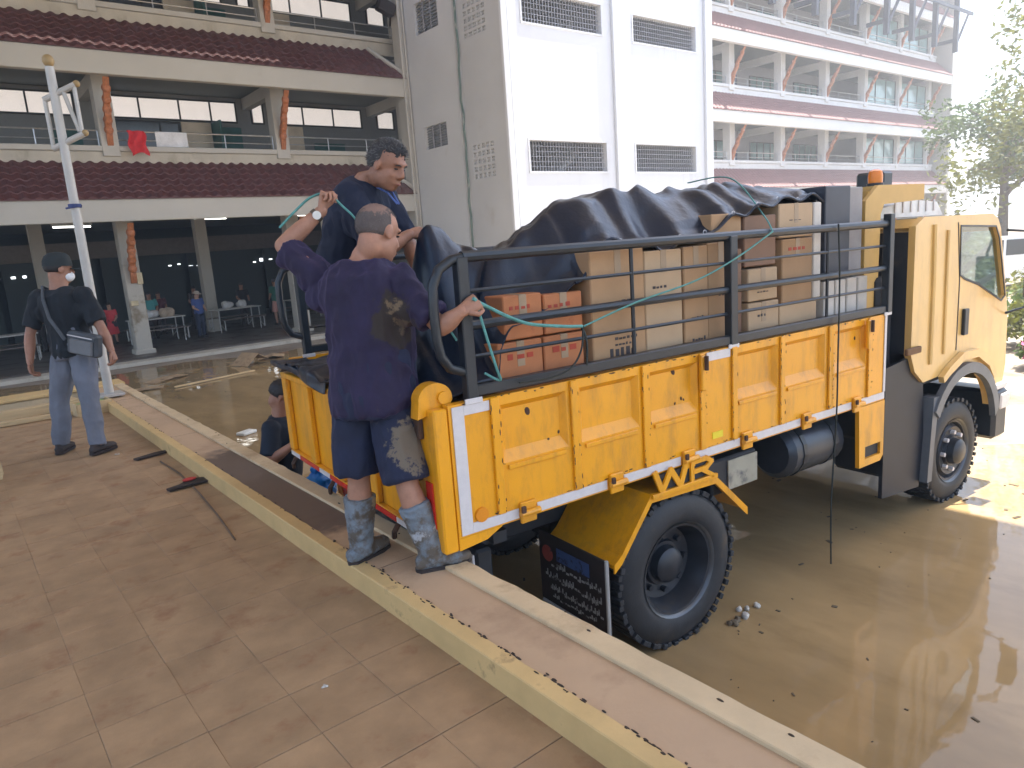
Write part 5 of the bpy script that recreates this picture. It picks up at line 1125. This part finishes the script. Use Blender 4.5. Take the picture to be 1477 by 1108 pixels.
def bundle(x, y, z, r, mat, label):
    mb = MB()
    for k in range(4): mb.ell((random.gauss(0, r*.6), random.gauss(0, r*.5), r*.7), (r*random.uniform(.6, 1), r*.8, r*random.uniform(.6, 1)), None, 10, 7)
    ob('bag_bundle', fuse(mb, .03, 2, .02, 6., 'bag_bundle'), mat, label=label, cat='bags', loc=(x, y, z))
m_wbag = M('white_bags', (.55, .54, .52), .6, var=.2); m_cbag = M('tan_bags', (.42, .33, .24), .6, var=.2)
bundle(5.0, 23.6, CF+.75, .18, m_wbag, 'heap of white bags on the table by the front pillar'); bundle(5.5, 23.55, CF+.75, .17, m_cbag, 'tan bag on the table by the front pillar'); bundle(7.5, 24.3, CF+.75, .15, m_wbag, 'white bags on the table before the boy in blue'); bundle(8.0, 24.3, CF+.75, .14, m_wbag, 'white bag at the right end of the same table')
def small_person(x, y, h, rz, label, skin, shirt, legs, legmode='long', leglen=.9, hair=None, hat=None, dress=False):
    s = h/1.7; c, sn = math.cos(rz), math.sin(rz)
    def P(a, b, z): return (x+(a*c-b*sn)*s, y+(a*sn+b*c)*s, CF+z*s)
    J = dict(base=(x, y, CF), head=P(0, .03, 1.56), neck=P(0, 0, 1.41), LS=P(-.18, 0, 1.36), RS=P(.18, 0, 1.36), LE=P(-.24, .02, 1.10), RE=P(.24, .04, 1.10), LW=P(-.18, .20, .95), RW=P(.16, .22, 1.0), pel=P(0, 0, .90), LH=P(-.085, 0, .86), RH=P(.085, 0, .86), LK=P(-.1, .03, .47), RK=P(.1, .02, .47), LA=P(-.1, 0, .07), RA=P(.1, 0, .07))
    f = (-sn, c, -.25)
    rt_, hpx, HRx, _, _ = person('person', label, J, f, (0, 0, 1), skin, shirt, legs, s, .7, legmode, leglen, 'shoe', m_dark, {'L': f, 'R': f}, hair or (MATS['black_hair'], .012, .5, .4, 1), None, 1., .018, .006)
    if hat: ob('hat', MB().loft([(hpx(0, .02, .05), HRx.col[0], HRx.col[1], .14*s, .17*s), (hpx(0, .0, .06), HRx.col[0], HRx.col[1], .09*s, .115*s), (hpx(0, -.01, .12), HRx.col[0], HRx.col[1], .07*s, .09*s), (hpx(0, -.01, .135), HRx.col[0], HRx.col[1], .02*s, .03*s)], 18), hat, rt_, smooth=50)
    if dress: ob('skirt', MB().loft([(Vector((0, 0, .95*s)), (1, 0, 0), (0, 1, 0), .15*s, .12*s), (Vector((0, 0, .75*s)), (1, 0, 0), (0, 1, 0), .19*s, .16*s), (Vector((0, 0, .42*s)), (1, 0, 0), (0, 1, 0), .25*s, .22*s)], 18), shirt, rt_, smooth=60)
m_bl = MATS['black_hair']
longh = (m_bl, .02, .5, .45, 1)
small_person(4.18, 24.9, 1.28, 2.6, 'girl in red dress standing behind the front pillar', m_skin3, M('coral_dress', (.60, .06, .07), .8), m_dark, 'short', .4, longh, None, True)
small_person(5.35, 25.0, 1.5, 2.8, 'woman in teal top bending over the table by the pillar', m_skin2, M('teal_top', (.06, .26, .25), .8), m_dark, hair=longh)
small_person(6.35, 23.4, 1.45, 3.6, 'boy in blue with a pale hat beside the canteen table', m_skin3, M('blue_top', (.05, .09, .26), .8), M('dark_blue_trousers', (.02, .03, .06), .8), hat=M('pale_hat', (.50, .42, .34), .8))
small_person(9.15, 24.2, 1.6, .3, 'person in dark green top and pink shorts standing with back turned', m_skin2, M('green_top', (.02, .11, .08), .8), M('pink_shorts', (.50, .24, .19), .8), 'short', .95)
small_person(8.6, 26.0, 1.5, 3.2, 'person in black at the far side of the canteen table', m_skin2, M('black_top', (.02, .02, .025), .8), m_dark)
small_person(5.9, 26.2, 1.45, 2.9, 'person in maroon top deeper in the canteen', m_skin2, M('maroon_top', (.11, .03, .04), .8), m_dark)
small_person(3.4, 26.6, 1.45, 3.0, 'person in dark clothes behind the girl in red', m_skin2, MATS['black_top'], m_dark, hair=longh)
small_person(2.35, 25.4, 1.5, 2.7, 'person in dark teal standing in the hall behind the capped man', m_skin2, M('dark_teal_top', (.02, .06, .06), .8), m_dark)
small_person(7.2, 26.8, 1.5, 3.3, 'person in dark brown top between the two inner tables', m_skin2, M('brown_top', (.05, .03, .02), .8), m_dark)
small_person(1.0, 24.6, 1.45, 3.3, 'person in navy by the bare canteen table', m_skin2, MATS['dark_blue_trousers'], m_dark)
# ================================================================== DEBRIS IN THE YARD
m_wetcard = M('wet_card', (.36, .25, .14), .8, var=.2, scale=6, dirt=((.16, .1, .06), .55, 5, .15))
def folded(x, y, w, d, a, rz, label, mat=m_wetcard):
    mb = MB(); mb.obox((w*.5*math.cos(a), 0, w*.5*math.sin(a)), (w, d, .012), Matrix.Rotation(-a, 3, 'Y')); mb.obox((w*math.cos(a)+w*.4*math.cos(a*.8), .02, w*math.sin(a)-w*.4*math.sin(a*.8)), (w*.8, d*.95, .012), Matrix.Rotation(a*.8, 3, 'Y'))
    return ob('cardboard_piece', mb, mat, label=label, cat='cardboard', loc=(x, y, G+.012), rz=rz)
folded(5.2, 16.6, .42, .6, .65, .3, 'tent-folded wet cardboard standing in the muddy yard')
folded(5.9, 17.3, .34, .5, .2, -.4, 'flat torn cardboard beside the tent-folded piece')
folded(3.2, 16.2, .5, .35, .06, .5, 'flat cardboard strip lying in the yard before the canteen step'); folded(2.6, 15.6, .4, .3, .04, -.3, 'thin soaked cardboard scrap in the yard before the canteen')
ob('wooden_lath', MB().box(-.9, .9, -.03, .03, 0, .03, .004), m_pine, label='pale wooden lath lying in the muddy yard', cat='board', loc=(4.3, 15.3, G+.01), rz=.25)
ob('foam_tray', MB().box(-.12, .12, -.08, .08, 0, .04, .012), M('white_foam', (.72, .72, .66), .7), label='white foam tray floating in the muddy yard', cat='tray', loc=(3.1, 10.0, G+.002), rz=.4)
m_litter = M('pale_litter', (.55, .52, .46), .7, var=.35, scale=15)
def crumple(x, y, z, r, label, mat=m_litter, n=5):
    mb = MB()
    for k in range(n): mb.ell((random.gauss(0, r), random.gauss(0, r), r*.3), (r*random.uniform(.4, .9), r*random.uniform(.3, .8), r*.4), Matrix.Rotation(random.uniform(0, 3), 3, 'Z'), 8, 6)
    ob('crumpled_litter', fuse(mb, r*.16, 1, r*.25, 2/r, 'crumpled_litter'), mat, label=label, cat='litter', loc=(x, y, z))
crumple(3.62, 2.385, G, .035, 'small crumpled white litter floating by the rear wheel'); crumple(3.47, 2.37, G, .03, 'dark crumpled litter floating by the rear wheel', M('dark_litter', (.14, .11, .07), .8))
crumple(2.02, 4.45, -.35+.0, .12, 'crumpled white plastic hooked under the tailgate'); crumple(1.85, 4.05, G+.01, .16, 'pale plastic sack lying under the tail of the truck')
for i in range(9): crumple(5.6+.28*i+random.gauss(0, .05), 6.6-.22*i+random.gauss(0, .1), G+.005, random.uniform(.05, .11), ['white paper scrap', 'torn white sack', 'pale plastic scrap', 'crumpled white sheet', 'flat white wrapper', 'pale foam chunk', 'white plastic cup heap', 'grey white rag', 'small white wrapper'][i]+' on the ground beyond the truck')
crumple(.99, 6.72, 0.002, .012, 'tiny pale pebble of litter by the capped man\'s shoe', n=3); crumple(.86, 2.32, .002, .010, 'tiny white chip on the tiles near the kerb', n=3)
# ================================================================== PARKED CAR BEYOND THE CAB
def car(x, y, rz, label):
    c = empty('parked_car', (x, y, G), rz, label, 'car'); mp = M('white_car_paint', (.75, .77, .77), .25, var=.02, coat=.5); mg = M('car_glass', (.03, .04, .045), .05)
    arch = lambda cx: [(cx+.36*math.cos(R_(a)), .34+.36*math.sin(R_(a))) for a in range(180, -1, -20)]
    body = [(-2.1, .35)]+arch(-1.3)+arch(1.35)+[(2.15, .34), (2.2, .6), (2.1, .82), (1.2, .98), (.6, 1.45), (.2, 1.5), (-1.0, 1.5), (-1.7, 1.02), (-2.15, .95), (-2.2, .6)]
    ob('body', MB().plate(body, [], -.82, .82), mp, c)
    for s in (-1, 1):
        for w in ([(.1, 1.0), (1.0, 1.0), (.5, 1.42), (.1, 1.44)], [(.0, 1.0), (.0, 1.44), (-.95, 1.43), (-1.45, 1.0)]): ob('side_window', MB().plate(w, [], s*.822, s*.832), mg, c)
        for u in (-1.3, 1.35):
            w = empty('wheel', (u, s*.72, .33)); w.parent = c; ob('tyre', MB().lathe([(-.09, .2), (-.1, .31), (-.06, .335), (.06, .335), (.1, .31), (.09, .2)], (0, 0, 0), 'y', 24), m_tyre, w, smooth=40); ob('rim', MB().lathe([(-.1, .01), (-.095, .2), (.095, .2), (.1, .01)], (0, 0, 0), 'y', 20), m_refl, w)
        ob('headlamp', MB().box(2.08, 2.17, s*.6-.16, s*.6+.16, .62, .76, .02), m_refl, c); ob('tail_lamp', MB().box(-2.19, -2.1, s*.62-.14, s*.62+.14, .7, .92, .02), m_redr, c)
    ob('windscreen', MB().add([(1.16, -.7, 1.0), (1.16, .7, 1.0), (.64, .66, 1.44), (.64, -.66, 1.44)], [(0, 1, 2, 3)]), mg, c)
    for v in c.children:
        if v.name.startswith('windscreen'): v.location = (.012, 0, .012)
    return c
car(24.5, 8.0, R_(150), 'white parked car in the sun beyond the truck cab')
# ================================================================== TREES AND SHRUBS ON THE SUNLIT SIDE
def leafmat(name, c):
    mt = M(name, c, .55, var=.45, scale=1.2); mt.node_tree.nodes['Principled BSDF'].inputs['Subsurface Weight'].default_value = 0
    n = mt.node_tree.nodes; l = mt.node_tree.links; b = n['Principled BSDF']; t = n.new('ShaderNodeBsdfTranslucent'); mx = n.new('ShaderNodeMixShader'); mx.inputs[0].default_value = .4
    l.new(b.inputs['Base Color'].links[0].from_socket, t.inputs[0]); l.new(b.outputs[0], mx.inputs[1]); l.new(t.outputs[0], mx.inputs[2]); l.new(mx.outputs[0], n['Material Output'].inputs[0]); return mt
m_leaf = leafmat('leaf_green', (.085, .13, .03)); m_leaf2 = leafmat('leaf_yellow', (.16, .17, .03)); m_bark = M('bark', (.13, .10, .07), .9, var=.3, scale=8, bump=.01, bscale=20)
def tree(x, y, h, rad, seed, label, lm=m_leaf, n=5200, group='trees beyond the yard'):
    rn = random.Random(seed); t = empty('tree', (x, y, G), rn.uniform(0, 6), label, 'tree', group)
    mb = MB(); mb.tube([(0, 0, -.05), (.05, .02, h*.2), (.0, .1, h*.42), (.1, .05, h*.7)], [h*.03, h*.024, h*.018, h*.008], 9)
    cl = []
    for k in range(11):
        a = rn.uniform(0, 6.28); e = rn.uniform(.1, 1.1); L = rad*rn.uniform(.55, .95); z0 = h*rn.uniform(.28, .6); p = Vector((L*math.cos(a)*math.cos(e), L*math.sin(a)*math.cos(e), z0+L*math.sin(e)*.9))
        mb.tube([(0, .05, z0), p*.5+Vector((0, 0, z0*.55)), p], [h*.012, h*.008, h*.003], 6)
        for q in range(3): cl.append((p+Vector((rn.gauss(0, rad*.2), rn.gauss(0, rad*.2), rn.gauss(0, rad*.16))), rad*rn.uniform(.2, .36)))
    cl.append((Vector((0, 0, h*.88)), rad*.35))
    ob('trunk', mb, m_bark, t)
    vs = []; fs = []
    for k in range(n):
        c, r = rn.choice(cl); d = Vector((rn.gauss(0, 1), rn.gauss(0, 1), rn.gauss(0, .8))).normalized()*r*rn.uniform(.35, 1.05)**.6
        p = c+d; a = Vector((rn.gauss(0, 1), rn.gauss(0, 1), rn.gauss(0, .6))).normalized(); b = a.cross(Vector((rn.gauss(0, 1), rn.gauss(0, 1), rn.gauss(0, 1)))).normalized(); s = rn.uniform(.09, .20); o = len(vs)
        vs += [p-a*s, p+b*s*.42, p+a*s, p-b*s*.42]; fs.append((o, o+1, o+2, o+3))
    me = bpy.data.meshes.new('crown'); me.from_pydata(vs, [], fs); ob('crown', me, lm, t)
tree(43, 13.2, 9.5, 3.6, 1, 'sunlit leafy tree nearest the end of the school block'); tree(36, 8.2, 10.5, 4.4, 2, 'tall yellow-green sunlit tree beyond the truck cab', m_leaf2); tree(52, 14.0, 8, 3.4, 3, 'lower tree standing behind the sunlit pair'); tree(44, 7.2, 8.5, 3.8, 4, 'rounded sunlit tree farther past the parked car', m_leaf2); tree(60, 11, 9, 4, 5, 'farthest tree on the sunlit side of the yard')
def shrub(x, y, h, r, seed, label, lm, flower=None):
    rn = random.Random(seed); t = empty('shrub', (x, y, G), 0, label, 'shrub', 'shrubs along the sunlit yard'); mb = MB()
    for k in range(6): a = rn.uniform(0, 6.28); mb.tube([(0, 0, -.03), (r*.5*math.cos(a), r*.5*math.sin(a), h*.7)], [.03, .01], 5)
    ob('stems', mb, m_bark, t); vs = []; fs = []; fv = []; ff = []
    for k in range(1100):
        d = Vector((rn.gauss(0, 1), rn.gauss(0, 1), abs(rn.gauss(0, 1)))).normalized()*rn.uniform(.5, 1); p = Vector((d.x*r, d.y*r, .15+d.z*h*.9)); a = Vector((rn.gauss(0, 1), rn.gauss(0, 1), rn.gauss(0, .8))).normalized(); b = a.cross(Vector((rn.gauss(0, 1), rn.gauss(0, 1), 1))).normalized(); s = rn.uniform(.04, .09)
        V_, F_ = (fv, ff) if flower and rn.random() < .25 else (vs, fs); o = len(V_); V_ += [p-a*s, p+b*s*.5, p+a*s, p-b*s*.5]; F_.append((o, o+1, o+2, o+3))
    me = bpy.data.meshes.new('leaves'); me.from_pydata(vs, [], fs); ob('leaves', me, lm, t)
    if fv: me = bpy.data.meshes.new('flowers'); me.from_pydata(fv, [], ff); ob('flowers', me, flower, t)
m_flow = M('magenta_flower', (.42, .06, .16), .6, var=.3)
shrub(14.6, 3.9, .75, .8, 1, 'low yellow-green shrub on the sunlit ground past the cab', m_leaf2); shrub(12.8, 3.1, .55, .55, 2, 'low shrub with red purple flowers past the front bumper', m_leaf, m_flow); shrub(17.5, 4.4, .9, 1.0, 3, 'rounded green shrub behind the flowering one', m_leaf); shrub(20.5, 5.3, 1.0, 1.1, 4, 'bushy shrub between the parked car and the trees', m_leaf2)
# string of pennants at the sunny side
m_pr = M('pennant_red', (.55, .08, .06), .7); m_pb = M('pennant_blue', (.10, .10, .35), .7)
pg = empty('pennant_string', (22.5, 5.2, 7.0), 0, 'string of red and blue pennants hanging before the bright sky', 'pennants')
A0, B0_ = Vector((22.5, 5.2, 4.6)), Vector((25.5, 3.6, 8.2)); pl = -pg.location
ob('string', MB().tube([A0.lerp(B0_, i/12)-Vector((0, 0, .5*math.sin(math.pi*i/12))) for i in range(13)], .012, 5), m_wbag, pg, loc=pl)
for i in range(9):
    p = A0.lerp(B0_, (i+.5)/9)-Vector((0, 0, .5*math.sin(math.pi*(i+.5)/9))); d = (B0_-A0).normalized()*.2
    ob('pennant', MB().add([p-d, p+d, p+Vector((.02, .03, -.55)), p-d+Vector((.01, .01, 0)), p+d+Vector((.01, .01, 0)), p+Vector((.03, .04, -.55))], [(0, 1, 2), (3, 5, 4), (0, 1, 4, 3), (1, 2, 5, 4), (2, 0, 3, 5)]), m_pr if i % 2 else m_pb, pg, loc=pl)
# ================================================================== HAZE: air volume added to imitate glare washing out the sunlit side
hz = ob('haze', MB().box(-905, 1205, -905, 1205, G-1.1, 17.6), None, kind='stuff')
hm_ = bpy.data.materials.new('glare_haze'); hm_.use_nodes = True; hn = hm_.node_tree.nodes; hl = hm_.node_tree.links
hn.remove(hn['Principled BSDF']); pv = hn.new('ShaderNodeVolumePrincipled'); pv.inputs['Color'].default_value = (.95, .97, 1, 1); pv.inputs['Density'].default_value = .0046; pv.inputs['Anisotropy'].default_value = .3
hl.new(pv.outputs[0], hn['Material Output'].inputs['Volume']); hz.data.materials.append(hm_)
S.cycles.volume_bounces = 0
